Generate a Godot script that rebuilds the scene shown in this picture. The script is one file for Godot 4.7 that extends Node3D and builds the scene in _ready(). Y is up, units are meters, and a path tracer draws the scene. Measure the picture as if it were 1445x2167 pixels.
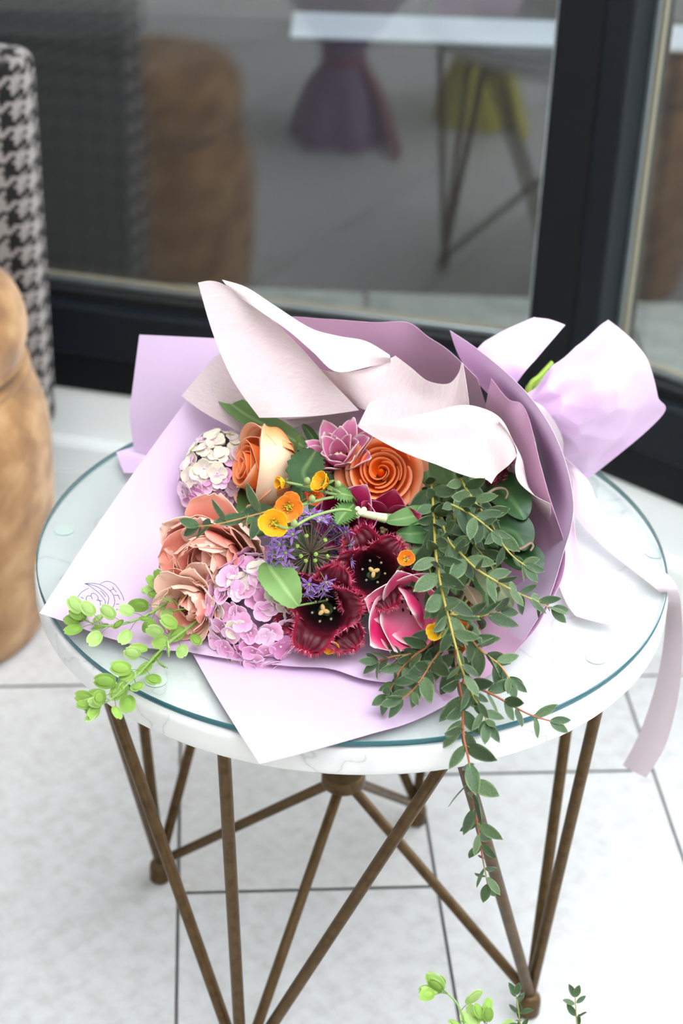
extends Node3D
# A wrapped bouquet lying on a round marble side table beside a window corner. Metres, y up; the origin is on the floor under the table.

const TOP := 0.5259          # upper face of the glass sheet on the table
var M := {}                  # materials by name
var used := {}
var toward := Vector3.ZERO   # direction from the bouquet to where a standing viewer looks from

func _ready() -> void:
	# ---- camera, sky, exposure
	var cam := Camera3D.new()
	cam.name = "camera"
	add_child(cam)
	var lens := CameraAttributesPhysical.new()
	lens.frustum_focal_length = 40.88
	lens.frustum_focus_distance = 1.5
	lens.exposure_aperture = 3.0
	lens.frustum_near = 0.05
	lens.frustum_far = 100.0
	cam.attributes = lens
	cam.fov = 32.72
	cam.transform = Transform3D(Basis(V(0.999366, 0.030443, -0.018440), V(-0.035592, 0.854793, -0.517748), V(-0.000000, 0.518076, 0.855335)), V(-0.0118, 1.4189, 1.4152))
	cam.current = true
	toward = cam.transform.basis.z
	var env := Environment.new()
	env.background_mode = Environment.BG_SKY
	var sky := Sky.new()
	var sm := ProceduralSkyMaterial.new()   # even overcast
	sm.sky_top_color = Color(0.94, 0.965, 0.995)
	sm.sky_horizon_color = Color(0.93, 0.95, 0.97)
	sm.ground_bottom_color = Color(0.35, 0.35, 0.34)
	sm.ground_horizon_color = Color(0.6, 0.6, 0.6)
	sm.sky_energy_multiplier = 1.0
	sky.sky_material = sm
	env.sky = sky
	env.background_energy_multiplier = 5.0
	env.tonemap_mode = Environment.TONE_MAPPER_LINEAR
	env.tonemap_exposure = 1.42
	env.sdfgi_enabled = true
	env.ssao_enabled = true
	env.ssil_enabled = true
	var we := WorldEnvironment.new()
	we.name = "environment"
	we.environment = env
	add_child(we)
	make_materials()
	build_room()
	build_outside()
	build_table()
	build_seats()
	build_wrapping()
	build_flowers()
	build_greenery()
	build_standing_bouquets()

# ------------------------------------------------------------------ small helpers
func V(x: float, y: float, z: float) -> Vector3:
	return Vector3(x, y, z)

func lin(hex: String) -> Color:
	return Color(hex).srgb_to_linear()

func unique(called: String) -> String:
	if not used.has(called):
		used[called] = 0
		return called
	used[called] += 1
	return "%s_%03d" % [called, used[called]]

func tag(o: Node, label := "", category := "", group := "", kind := "") -> void:
	if label: o.set_meta("label", label)
	if category: o.set_meta("category", category)
	if group: o.set_meta("group", group)
	if kind: o.set_meta("kind", kind)

func thing(called: String, label: String, category: String, at: Vector3, group := "") -> Node3D:
	var o := Node3D.new()
	o.name = unique(called)
	add_child(o)
	o.position = at
	tag(o, label, category, group)
	return o

func structure(called: String, label: String, at := Vector3.ZERO, turn := 0.0) -> Node3D:
	var o := Node3D.new()
	o.name = unique(called)
	add_child(o)
	o.position = at
	o.rotation.y = turn
	tag(o, label, "", "", "structure")
	return o

# a mesh as a part of parent, given in world places: the parent's own place is taken off
func part(called: String, mesh: Mesh, mat: Material, parent: Node3D, xf := Transform3D.IDENTITY) -> MeshInstance3D:
	var o := MeshInstance3D.new()
	o.name = called
	o.mesh = mesh
	o.material_override = mat
	o.transform = xf
	parent.add_child(o, true)
	return o

func wpart(called: String, mesh: Mesh, mat: Material, parent: Node3D) -> MeshInstance3D:
	return part(called, mesh, mat, parent, Transform3D(Basis.IDENTITY, -parent.position))

func frame_of(at: Vector3, axis: Vector3, spin := 0.0) -> Transform3D:
	var y := axis.normalized()
	var ref := Vector3.UP if absf(y.y) < 0.9 else Vector3.RIGHT
	var x := ref.cross(y).normalized()
	var z := x.cross(y).normalized()
	return Transform3D(Basis(x, y, z) * Basis(Vector3.UP, spin), at)

# ------------------------------------------------------------------ mesh builder
class Acc:
	var v := PackedVector3Array()
	var n := PackedVector3Array()
	var c := PackedColorArray()
	var t := PackedVector2Array()
	var i := PackedInt32Array()

	func mesh() -> ArrayMesh:
		var a := []
		a.resize(Mesh.ARRAY_MAX)
		a[Mesh.ARRAY_VERTEX] = v
		a[Mesh.ARRAY_NORMAL] = n
		a[Mesh.ARRAY_COLOR] = c
		a[Mesh.ARRAY_TEX_UV] = t
		a[Mesh.ARRAY_INDEX] = i
		var m := ArrayMesh.new()
		m.add_surface_from_arrays(Mesh.PRIMITIVE_TRIANGLES, a)
		return m

	func add(p: Vector3, nn: Vector3, col: Color, uv := Vector2.ZERO) -> int:
		v.append(p)
		n.append(nn)
		c.append(col)
		t.append(uv)
		return v.size() - 1

	# p: nu*nv points, row by row along u; th: thickness (0 for a single face)
	func grid(p: PackedVector3Array, nu: int, nv: int, th: float, cols: PackedColorArray, closed := false) -> void:
		var nn := PackedVector3Array()
		nn.resize(p.size())
		var uv := PackedVector2Array()
		uv.resize(p.size())
		for b in nv:
			var run := 0.0
			for a in nu:
				var k := b * nu + a
				var a0 := (a - 1 + nu - 1) % (nu - 1) if closed else maxi(a - 1, 0)
				var a1 := (a + 1) % (nu - 1) if closed else mini(a + 1, nu - 1)
				var du := p[b * nu + a1] - p[b * nu + a0]
				var dv := p[mini(b + 1, nv - 1) * nu + a] - p[maxi(b - 1, 0) * nu + a]
				var q := du.cross(dv)
				if q.length_squared() < 1e-18:
					var bb := 1 if b == 0 else nv - 2
					q = (p[bb * nu + a1] - p[bb * nu + a0]).cross(dv)
				nn[k] = q.normalized()
				if a > 0:
					run += p[k].distance_to(p[k - 1])
				uv[k] = Vector2(run, 0.0 if b == 0 else uv[k - nu].y + p[k].distance_to(p[k - nu]))
		var base := v.size()
		var sides := 2 if th > 0.0 else 1
		for s in sides:
			var f := 1.0 if s == 0 else -1.0
			for k in p.size():
				add(p[k] + nn[k] * th * 0.5 * f, nn[k] * f, cols[k], uv[k])
		for b in nv - 1:
			for a in nu - 1:
				var k := base + b * nu + a
				i.append_array([k, k + nu, k + 1, k + 1, k + nu, k + nu + 1])
				if sides == 2:
					var q := k + p.size()
					i.append_array([q, q + 1, q + nu, q + 1, q + nu + 1, q + nu])
		if sides == 2:
			var edge := PackedInt32Array()
			for a in nu: edge.append(a)
			for b in range(1, nv): edge.append(b * nu + nu - 1)
			for a in range(nu - 2, -1, -1): edge.append((nv - 1) * nu + a)
			for b in range(nv - 2, 0, -1): edge.append(b * nu)
			var m := edge.size()
			var start := v.size()
			for k in m:
				var e := edge[k]
				var along := p[edge[(k + 1) % m]] - p[edge[(k + m - 1) % m]]
				var out := along.cross(nn[e]).normalized()
				add(p[e] + nn[e] * th * 0.5, out, cols[e], uv[e])
				add(p[e] - nn[e] * th * 0.5, out, cols[e], uv[e])
			for k in m:
				var k0 := start + 2 * k
				var k1 := start + 2 * ((k + 1) % m)
				i.append_array([k0, k1, k0 + 1, k1, k1 + 1, k0 + 1])

	func tube(path: PackedVector3Array, r0: float, r1: float, sides: int, col: Color, caps := true) -> void:
		var m := path.size()
		var base := v.size()
		var ref := Vector3.UP
		var d0 := (path[1] - path[0]).normalized()
		if absf(d0.y) > 0.8:
			ref = Vector3.RIGHT
		var x := ref.cross(d0).normalized()
		var run := 0.0
		for k in m:
			var d := (path[mini(k + 1, m - 1)] - path[maxi(k - 1, 0)]).normalized()
			x = (x - d * x.dot(d)).normalized()
			var y := d.cross(x)
			var r := lerpf(r0, r1, float(k) / (m - 1))
			if k > 0:
				run += path[k].distance_to(path[k - 1])
			for s in sides + 1:
				var a := TAU * s / sides
				var o := x * cos(a) + y * sin(a)
				add(path[k] + o * r, o, col, Vector2(float(s) / sides * TAU * r0, run))
		var w := sides + 1
		for k in m - 1:
			for s in sides:
				var q := base + k * w + s
				i.append_array([q, q + w, q + 1, q + 1, q + w, q + w + 1])
		if caps:
			for e in 2:
				var k := 0 if e == 0 else m - 1
				var d := (path[1] - path[0]).normalized() * -1.0 if e == 0 else (path[m - 1] - path[m - 2]).normalized()
				var mid := add(path[k], d, col)
				var f := v.size()
				for s in sides:
					add(v[base + k * w + s], d, col)
				for s in sides:
					if e == 1:
						i.append_array([mid, f + (s + 1) % sides, f + s])
					else:
						i.append_array([mid, f + s, f + (s + 1) % sides])

	# profile: (radius, height) pairs from below to above round the y axis of xf
	func lathe(profile: PackedVector2Array, seg: int, xf: Transform3D, col: Color) -> void:
		var m := profile.size()
		var base := v.size()
		var turned := xf.basis.inverse().transposed()
		for k in m:
			var d := profile[mini(k + 1, m - 1)] - profile[maxi(k - 1, 0)]
			var nr := Vector2(d.y, -d.x).normalized()
			for s in seg + 1:
				var a := TAU * s / seg
				var o := Vector3(cos(a), 0, sin(a))
				add(xf * (o * profile[k].x + Vector3(0, profile[k].y, 0)), (turned * (o * nr.x + Vector3(0, nr.y, 0))).normalized(), col, Vector2(a * maxf(profile[k].x, 0.01), profile[k].y))
		var w := seg + 1
		for k in m - 1:
			for s in seg:
				var q := base + k * w + s
				i.append_array([q, q + 1, q + w, q + 1, q + w + 1, q + w])

	func ball(at: Vector3, r: Vector3, seg: int, col: Color, basis := Basis.IDENTITY) -> void:
		var pr := PackedVector2Array()
		for k in seg + 1:
			var a := -PI / 2 + PI * k / seg
			pr.append(Vector2(cos(a), sin(a)))
		lathe(pr, seg * 2, Transform3D(basis * Basis.from_scale(r), at), col)

	# a box with bevelled edges between two corners
	func box(lo: Vector3, hi: Vector3, b: float, col: Color) -> void:
		var mid := (lo + hi) * 0.5
		var h := (hi - lo) * 0.5
		b = minf(b, minf(h.x, minf(h.y, h.z)) * 0.9)
		for ax in 3:
			var u := (ax + 1) % 3
			var w := (ax + 2) % 3
			for s: float in [-1.0, 1.0]:
				var nn := Vector3.ZERO
				nn[ax] = s
				var q: Array[int] = []
				for k in 4:
					var p := Vector3.ZERO
					p[ax] = s * h[ax]
					p[u] = (h[u] - b) * (1 if k == 1 or k == 2 else -1)
					p[w] = (h[w] - b) * (1 if k >= 2 else -1)
					q.append(add(mid + p, nn, col, Vector2(p[u], p[w])))
				if s > 0:
					i.append_array([q[0], q[2], q[1], q[0], q[3], q[2]])
				else:
					i.append_array([q[0], q[1], q[2], q[0], q[2], q[3]])
		if b <= 0.0:
			return
		for ax in 3:
			var u := (ax + 1) % 3
			var w := (ax + 2) % 3
			for su: float in [-1.0, 1.0]:
				for sw: float in [-1.0, 1.0]:
					var nn := Vector3.ZERO
					nn[u] = su
					nn[w] = sw
					nn = nn.normalized()
					var q: Array[int] = []
					for k in 4:
						var p := Vector3.ZERO
						p[ax] = (h[ax] - b) * (1 if k == 1 or k == 2 else -1)
						p[u] = su * (h[u] - (b if k >= 2 else 0.0))
						p[w] = sw * (h[w] - (0.0 if k >= 2 else b))
						q.append(add(mid + p, nn, col, Vector2(p[ax], 0)))
					if su * sw < 0:
						i.append_array([q[0], q[2], q[1], q[0], q[3], q[2]])
					else:
						i.append_array([q[0], q[1], q[2], q[0], q[2], q[3]])
		for sx: float in [-1.0, 1.0]:
			for sy: float in [-1.0, 1.0]:
				for sz: float in [-1.0, 1.0]:
					var nn := Vector3(sx, sy, sz).normalized()
					var a := add(mid + Vector3(sx * h.x, sy * (h.y - b), sz * (h.z - b)), nn, col)
					var e := add(mid + Vector3(sx * (h.x - b), sy * h.y, sz * (h.z - b)), nn, col)
					var g := add(mid + Vector3(sx * (h.x - b), sy * (h.y - b), sz * h.z), nn, col)
					if sx * sy * sz > 0:
						i.append_array([a, g, e])
					else:
						i.append_array([a, e, g])

func box_mesh(lo: Vector3, hi: Vector3, b := 0.002) -> ArrayMesh:
	var a := Acc.new()
	a.box(lo, hi, b, Color.WHITE)
	return a.mesh()

func tube_mesh(path: PackedVector3Array, r0: float, r1: float, sides := 8, col := Color.WHITE) -> ArrayMesh:
	var a := Acc.new()
	a.tube(path, r0, r1, sides, col)
	return a.mesh()

func lathe_mesh(profile: PackedVector2Array, seg := 32, at := Vector3.ZERO) -> ArrayMesh:
	var a := Acc.new()
	a.lathe(profile, seg, Transform3D(Basis.IDENTITY, at), Color.WHITE)
	return a.mesh()

func curve(pts: Array, count: int) -> PackedVector3Array:   # Catmull-Rom through the points
	var out := PackedVector3Array()
	var m := pts.size()
	for k in count:
		var t := float(k) / (count - 1) * (m - 1)
		var s := mini(int(t), m - 2)
		var p0: Vector3 = pts[maxi(s - 1, 0)]
		var p1: Vector3 = pts[s]
		var p2: Vector3 = pts[s + 1]
		var p3: Vector3 = pts[mini(s + 2, m - 1)]
		out.append(p1.cubic_interpolate(p2, p0, p3, t - s))
	return out

# a smooth surface through rows of points; crumple adds creases along the normal
func surface_points(rows: Array, nu: int, nv: int, crumple := 0.0, seed_ := 1) -> PackedVector3Array:
	var lines := []
	for r: Array in rows:
		lines.append(curve(r, nu))
	var cols := []
	for a in nu:
		var col := []
		for l: PackedVector3Array in lines:
			col.append(l[a])
		cols.append(curve(col, nv))
	var out := PackedVector3Array()
	out.resize(nu * nv)
	for b in nv:
		for a in nu:
			out[b * nu + a] = cols[a][b]
	if crumple > 0.0:
		var fn := FastNoiseLite.new()
		fn.seed = seed_
		fn.noise_type = FastNoiseLite.TYPE_CELLULAR
		fn.cellular_return_type = FastNoiseLite.RETURN_DISTANCE
		fn.frequency = 24.0
		fn.fractal_type = FastNoiseLite.FRACTAL_NONE
		var keep := out.duplicate()
		for b in nv:
			for a in nu:
				var k := b * nu + a
				var du := keep[b * nu + mini(a + 1, nu - 1)] - keep[b * nu + maxi(a - 1, 0)]
				var dv := keep[mini(b + 1, nv - 1) * nu + a] - keep[maxi(b - 1, 0) * nu + a]
				out[k] = keep[k] + du.cross(dv).normalized() * (fn.get_noise_3dv(keep[k]) + 0.5) * crumple * lerpf(1.0, 0.12, pow(float(b) / (nv - 1), 1.5))
	return out

func plain_cols(count: int, col := Color.WHITE) -> PackedColorArray:
	var cc := PackedColorArray()
	cc.resize(count)
	cc.fill(col)
	return cc

func sheet(rows: Array, nu := 24, nv := 20, th := 0.0004, crumple := 0.0, seed_ := 1) -> ArrayMesh:
	var a := Acc.new()
	a.grid(surface_points(rows, nu, nv, crumple, seed_), nu, nv, th, plain_cols(nu * nv))
	return a.mesh()

# one petal or leaf: base at the origin of xf, growing along its y, its face to its z
func blade(a: Acc, xf: Transform3D, L: float, W: float, wide: float, blunt: float, cup: float, lean: float, bend: float, curl: float, ruffle: float, c0: Color, c1: Color, ce: Color, th := 0.0, nu := 7, nv := 9, phase := 0.0, notch := 0.0, waves := 13.0) -> void:
	var p := PackedVector3Array()
	var cc := PackedColorArray()
	var y := Vector3.ZERO
	for b in nv:
		var t := float(b) / (nv - 1)
		var ang := lean + bend * t + curl * smoothstep(0.55, 1.0, t)
		var along := Vector3(0, cos(ang), sin(ang))
		var nn := Vector3(0, -sin(ang), cos(ang))
		if b > 0:
			y += along * L / (nv - 1)
		var w := W * pow(maxf(sin(PI * pow(lerpf(0.05, 0.985, t), wide)), 0.0), blunt)
		for k in nu:
			var u := 2.0 * k / (nu - 1) - 1.0
			var off := cup * w * u * u + ruffle * L * (absf(u) * absf(u) * sin(t * waves + phase + signf(u) * 1.7) + t * t * 0.6 * sin(u * waves * 0.5 + phase * 2.0)) * smoothstep(0.2, 0.8, t)
			var tip := -notch * L * (1.0 - u * u) * smoothstep(0.7, 1.0, t) + 0.10 * L * blunt * (1.0 - u * u) * t * t * 0.6
			p.append(xf * (y + Vector3(u * w, 0, 0) + nn * off + along * tip))
			var col := c0.lerp(c1, smoothstep(0.05, 0.75, t))
			var e := maxf(smoothstep(0.74, 1.0, absf(u)) * smoothstep(0.25, 0.6, t), smoothstep(0.88, 1.0, t))
			cc.append(col.lerp(ce, e))
	a.grid(p, nu, nv, th, cc)

func around(axis_frame: Transform3D, phi: float, open: float, r0: float, up := 0.0) -> Transform3D:
	# a petal's frame: grows along the flower's axis, faces inwards, leans outwards by open
	var out := Vector3(cos(phi), 0, sin(phi))
	var y := Vector3.UP.rotated(Vector3.UP.cross(out).normalized(), open)
	var z := (-out).rotated(Vector3.UP.cross(out).normalized(), open)
	var x := y.cross(z)
	return axis_frame * Transform3D(Basis(x, y, z), out * r0 + Vector3(0, up, 0))

# ------------------------------------------------------------------ materials
func mat(called: String, hex: String, rough := 0.6, opts := {}) -> StandardMaterial3D:
	var m := StandardMaterial3D.new()
	m.resource_name = called
	m.albedo_color = Color(hex)
	m.roughness = rough
	m.vertex_color_use_as_albedo = opts.get("tint", false)
	m.cull_mode = BaseMaterial3D.CULL_DISABLED
	if opts.has("metal"): m.metallic = opts.metal
	if opts.has("spec"): m.metallic_specular = opts.spec
	if opts.has("back"):
		m.backlight_enabled = true
		m.backlight = Color(opts.back, opts.back, opts.back)
	if opts.has("rim"):
		m.rim_enabled = true
		m.rim = opts.rim
		m.rim_tint = 0.5
	M[called] = m
	return m

func noise_tex(freq: float, ramp: Array, seed_: int, type := FastNoiseLite.TYPE_SIMPLEX_SMOOTH, octaves := 4, size := 512, warp := 0.0) -> NoiseTexture2D:
	var fn := FastNoiseLite.new()
	fn.seed = seed_
	fn.noise_type = type
	fn.frequency = freq
	fn.fractal_octaves = octaves
	if warp > 0.0:
		fn.domain_warp_enabled = true
		fn.domain_warp_amplitude = warp
		fn.domain_warp_frequency = freq * 1.5
	var t := NoiseTexture2D.new()
	t.width = size
	t.height = size
	t.seamless = true
	t.noise = fn
	var g := Gradient.new()
	var offs := PackedFloat32Array()
	var cols := PackedColorArray()
	for r: Array in ramp:
		offs.append(r[0])
		cols.append(Color(r[1]))
	g.offsets = offs
	g.colors = cols
	t.color_ramp = g
	return t

func triplanar(m: StandardMaterial3D, tex: Texture2D, scale: float, world := false) -> void:
	m.albedo_texture = tex
	m.uv1_triplanar = true
	m.uv1_world_triplanar = world
	m.uv1_scale = Vector3.ONE * scale
	m.uv1_triplanar_sharpness = 4.0

func detail(m: StandardMaterial3D, tex: Texture2D) -> void:
	m.detail_enabled = true
	m.detail_albedo = tex
	m.detail_blend_mode = BaseMaterial3D.BLEND_MODE_MUL

func make_materials() -> void:
	var m := mat("marble", "#ffffff", 0.28)
	triplanar(m, noise_tex(0.0016, [[0.0, "#e6e5e2"], [0.45, "#e5e4e1"], [0.492, "#dcdbd9"], [0.5, "#bdbdbd"], [0.507, "#dbdad8"], [0.56, "#e4e3e0"], [1.0, "#e0dfdc"]], 11, FastNoiseLite.TYPE_SIMPLEX_SMOOTH, 4, 1024, 40.0), 3.0)
	for k in 3:
		m = mat("floor_tile_%d" % k, ["#ebecec", "#e6e7e7", "#e9e9e8"][k], 0.42, {"spec": 0.4})
		triplanar(m, noise_tex(0.05, [[0.0, "#d8d5d0"], [0.4, "#e4e2df"], [0.6, "#e8e7e4"], [1.0, "#efeeec"]], 21 + k, FastNoiseLite.TYPE_VALUE_CUBIC, 5, 512), 3.1 + 0.3 * k, true)
	m = mat("border_stone", "#ffffff", 0.5)
	triplanar(m, noise_tex(0.02, [[0.0, "#cfd2cd"], [1.0, "#dcded9"]], 27), 3.0, true)
	mat("grout", "#8b8983", 0.95)
	mat("white_wall", "#e9e9e6", 0.85)
	mat("ceiling_paint", "#f1f1ef", 0.9)
	mat("skirting", "#f1f3f0", 0.5)
	mat("black_frame", "#0f1113", 0.5, {"spec": 0.3})
	mat("black_rail", "#171c21", 0.45, {"spec": 0.3})
	mat("rubber", "#0c0d0d", 0.6)
	mat("spacer", "#b9c4c4", 0.3, {"metal": 0.8})
	mat("sealant", "#7d7762", 0.6)
	m = mat("pane", "#e3efe8", 0.0)
	m.albedo_color = Color(0.89, 0.94, 0.91, 0.002)
	m.transparency = BaseMaterial3D.TRANSPARENCY_ALPHA
	m = mat("table_glass", "#d9efe6", 0.0)
	m.albedo_color = Color(0.84, 0.95, 0.90, 0.08)
	m.transparency = BaseMaterial3D.TRANSPARENCY_ALPHA
	m = mat("glass_rim", "#2f5f66", 0.12)
	mat("pad", "#dfeadf", 0.3)
	m = mat("bronze", "#6e5f48", 0.40, {"metal": 0.65})
	triplanar(m, noise_tex(0.012, [[0.0, "#b39a78"], [0.5, "#d3bd9b"], [1.0, "#e8d6ba"]], 31), 9.0)
	m = mat("suede", "#ffffff", 0.95, {"rim": 0.5})
	triplanar(m, noise_tex(0.008, [[0.0, "#7a5430"], [0.4, "#9a7042"], [0.6, "#ac8355"], [1.0, "#bf9a6c"]], 41, FastNoiseLite.TYPE_SIMPLEX_SMOOTH, 6, 512, 30.0), 3.0)
	mat("dark_seam", "#2a221a", 0.9)
	m = mat("houndstooth", "#ffffff", 0.9)
	triplanar(m, houndstooth(), 29.0)
	mat("chair_leg", "#1c1a18", 0.4)
	m = mat("stone_paver", "#ffffff", 0.8)
	triplanar(m, noise_tex(0.01, [[0.0, "#6c746e"], [0.5, "#7f877f"], [1.0, "#8f958b"]], 51), 2.5, true)
	mat("paver_joint", "#7a6a55", 0.9)
	m = mat("dark_granite", "#ffffff", 0.75)
	triplanar(m, noise_tex(0.03, [[0.0, "#050505"], [0.6, "#0b0b0c"], [1.0, "#171819"]], 61), 2.0, true)
	m = mat("wall_cap", "#a5b0b5", 0.35)
	m = mat("asphalt", "#ffffff", 0.9)
	triplanar(m, noise_tex(0.04, [[0.0, "#242521"], [1.0, "#3a3a33"]], 62), 1.5, true)
	# wrapping
	mat("lilac_paper", "#e0c3df", 0.5, {"back": 0.25, "spec": 0.45})
	mat("mauve_paper", "#d3a5c3", 0.55, {"back": 0.25, "spec": 0.4})
	m = mat("tissue", "#f1e8e6", 0.9, {"back": 0.5, "spec": 0.2})
	m.albedo_texture = tissue_fibres()
	m.uv1_scale = Vector3(7, 7, 7)
	m.transparency = BaseMaterial3D.TRANSPARENCY_ALPHA
	mat("ribbon", "#dfcdd3", 0.38, {"back": 0.4, "spec": 0.55})
	mat("ink", "#4a787d", 0.8)
	# flowers and leaves
	mat("petal", "#ffffff", 0.55, {"tint": true, "back": 0.25, "spec": 0.35})
	mat("dark_petal", "#ffffff", 0.5, {"tint": true, "back": 0.2, "spec": 0.45})
	m = mat("leaf", "#ffffff", 0.5, {"tint": true, "back": 0.25, "spec": 0.4})
	detail(m, noise_tex(0.02, [[0.0, "#c8cfc2"], [1.0, "#ffffff"]], 71))
	m = mat("leaf_gloss", "#ffffff", 0.3, {"tint": true, "back": 0.15})
	mat("stem", "#ffffff", 0.55, {"tint": true})
	mat("stamen", "#ffffff", 0.7, {"tint": true})
	mat("yellow_paper", "#c9c04a", 0.6, {"back": 0.3})
	mat("plum_paper", "#8d7196", 0.55, {"back": 0.3})
	mat("plum_ribbon", "#8f5566", 0.5)
	mat("zinc", "#8d9294", 0.4, {"metal": 0.7})

func houndstooth() -> ImageTexture:
	var n := 96
	var im := Image.create_empty(n, n, false, Image.FORMAT_RGB8)
	var fn := FastNoiseLite.new()
	fn.seed = 5
	fn.frequency = 0.2
	for y in n:
		for x in n:
			var warp := x * 8 / n < 4
			var weft := y * 8 / n < 4
			var over := posmod(x * 8 / n + y * 8 / n, 4) < 2
			var on := warp if over else weft
			var dark := Color("#121212") if on else Color("#938c87")
			im.set_pixel(x, y, dark * (1.0 + 0.12 * fn.get_noise_2d(x, y)))
	return ImageTexture.create_from_image(im)

func tissue_fibres() -> ImageTexture:
	var n := 512
	var im := Image.create_empty(n, n, false, Image.FORMAT_RGBA8)
	im.fill(Color(0.97, 0.93, 0.935, 0.70))
	var rng := RandomNumberGenerator.new()
	rng.seed = 99
	for k in 5200:
		var x := rng.randf() * n
		var y := rng.randf() * n
		var a := 1.57 + rng.randfn(0.0, 0.35)
		var turn := rng.randf_range(-0.006, 0.006)
		var up := rng.randf() < 0.6
		for s in rng.randi_range(15, 70):
			x += cos(a)
			y += sin(a)
			a += turn
			var px := posmod(int(x), n)
			var py := posmod(int(y), n)
			var c := im.get_pixel(px, py)
			c.a = minf(c.a + 0.045, 0.95) if up else maxf(c.a - 0.045, 0.5)
			im.set_pixel(px, py, c)
	return ImageTexture.create_from_image(im)

# ------------------------------------------------------------------ the room
const CORNER := Vector3(0.31, 0, -0.876)
var turn_back := deg_to_rad(-12.0)
var turn_side := deg_to_rad(-40.0)

func build_room() -> void:
	var xb := Basis(Vector3.UP, turn_back).x
	var xs := Basis(Vector3.UP, turn_side).x
	# floor: a bed of grout and single tiles, cut where the walls stand
	var corner_l := CORNER - xb * 2.75
	var corner_r := CORNER + xs * 3.3
	var room := PackedVector2Array([Vector2(CORNER.x, CORNER.z), Vector2(corner_r.x, corner_r.z), Vector2(corner_r.x, 3.2), Vector2(corner_l.x, 3.2), Vector2(corner_l.x, corner_l.z)])
	# a grey border runs along the windows; the tiles begin in front of it
	var zb := Basis(Vector3.UP, turn_back).z
	var zs := Basis(Vector3.UP, turn_side).z
	var hit: Vector2 = Geometry2D.line_intersects_line(Vector2(CORNER.x + zb.x * 0.27, CORNER.z + zb.z * 0.27), Vector2(xb.x, xb.z), Vector2(CORNER.x + zs.x * 0.147, CORNER.z + zs.z * 0.147), Vector2(xs.x, xs.z))
	var fl := corner_l + zb * 0.27
	var fr := corner_r + zs * 0.147
	var tiled := PackedVector2Array([hit, Vector2(fr.x, fr.z), Vector2(corner_r.x, 3.2), Vector2(corner_l.x, 3.2), Vector2(fl.x, fl.z)])
	var floor_ := structure("floor", "pale grey stone-look floor tiles laid in a staggered pattern")
	var bed := Acc.new()
	var ids := Geometry2D.triangulate_polygon(room)
	for k in ids:
		bed.i.append(bed.add(Vector3(room[k].x, -0.003, room[k].y), Vector3.UP, Color.WHITE))
	wpart("grout", bed.mesh(), M.grout, floor_)
	part("base_slab", box_mesh(Vector3(corner_l.x - 0.1, -0.25, -1.4), Vector3(corner_r.x + 0.1, -0.02, 3.3)), M.grout, floor_)
	var yaw := -0.0874
	var ut := Vector2(cos(yaw), sin(yaw))
	var vt := Vector2(-sin(yaw), cos(yaw))
	var gap := 0.0016
	var rng := RandomNumberGenerator.new()
	rng.seed = 7
	for cidx in range(-9, 12):
		for r in range(-4, 8):
			var u0 := -0.177 + 0.2995 * cidx + gap
			var v0 := -0.085 - 0.2 * cidx + 0.6 * (r + int(floor(cidx / 3.0))) + gap
			var quad := PackedVector2Array()
			for q: Vector2 in [Vector2(u0, v0), Vector2(u0 + 0.2995 - 2 * gap, v0), Vector2(u0 + 0.2995 - 2 * gap, v0 + 0.6 - 2 * gap), Vector2(u0, v0 + 0.6 - 2 * gap)]:
				quad.append(ut * q.x + vt * q.y)
			for poly in Geometry2D.intersect_polygons(quad, tiled):
				var a := Acc.new()
				var tri := Geometry2D.triangulate_polygon(poly)
				var mid := Vector2.ZERO
				for q in poly: mid += q / poly.size()
				for k in tri:
					var q := poly[k] + (mid - poly[k]).normalized() * 0.0008
					a.i.append(a.add(Vector3(q.x, 0, q.y), Vector3.UP, Color.WHITE))
				for k in poly.size():
					var q0 := poly[k]
					var q1 := poly[(k + 1) % poly.size()]
					var nn := Vector3(q1.y - q0.y, 0.6, q0.x - q1.x).normalized()
					if nn.dot(Vector3(q0.x - mid.x, 0, q0.y - mid.y)) < 0: nn = Vector3(-nn.x, nn.y, -nn.z)
					var t0 := q0 + (mid - q0).normalized() * 0.0008
					var t1 := q1 + (mid - q1).normalized() * 0.0008
					var b := a.add(Vector3(t0.x, 0, t0.y), nn, Color.WHITE)
					a.add(Vector3(t1.x, 0, t1.y), nn, Color.WHITE)
					a.add(Vector3(q1.x, -0.006, q1.y), nn, Color.WHITE)
					a.add(Vector3(q0.x, -0.006, q0.y), nn, Color.WHITE)
					a.i.append_array([b, b + 1, b + 2, b, b + 2, b + 3])
				wpart("tile", a.mesh(), M["floor_tile_%d" % rng.randi_range(0, 2)], floor_)
	for strip: PackedVector2Array in [PackedVector2Array([Vector2(CORNER.x, CORNER.z), hit, Vector2(fl.x, fl.z), Vector2(corner_l.x, corner_l.z)]), PackedVector2Array([Vector2(CORNER.x, CORNER.z), Vector2(corner_r.x, corner_r.z), Vector2(fr.x, fr.z), hit])]:
		var a := Acc.new()
		for k in Geometry2D.triangulate_polygon(strip):
			a.i.append(a.add(Vector3(strip[k].x, -0.0005, strip[k].y), Vector3.UP, Color.WHITE))
		wpart("border_slab", a.mesh(), M.border_stone, floor_)
	# the two glazed walls meet at a black post
	glazed_wall("window_1", "tall black framed window behind the table, left of the corner post", "wall_back", "baseboard_back", CORNER, turn_back, -2.75, -0.058, [-1.36])
	glazed_wall("window_2", "black framed window angled forward, right of the corner post", "wall_side", "baseboard_side", CORNER, turn_side, 0.042, 3.3, [1.25, 2.3])
	var post := structure("trim_1", "black aluminium corner post between the two windows", CORNER, turn_back)
	part("post_face", box_mesh(Vector3(-0.061, 0.145, -0.10), Vector3(0.003, 2.62, 0.010), 0.003), M.black_frame, post)
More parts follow.
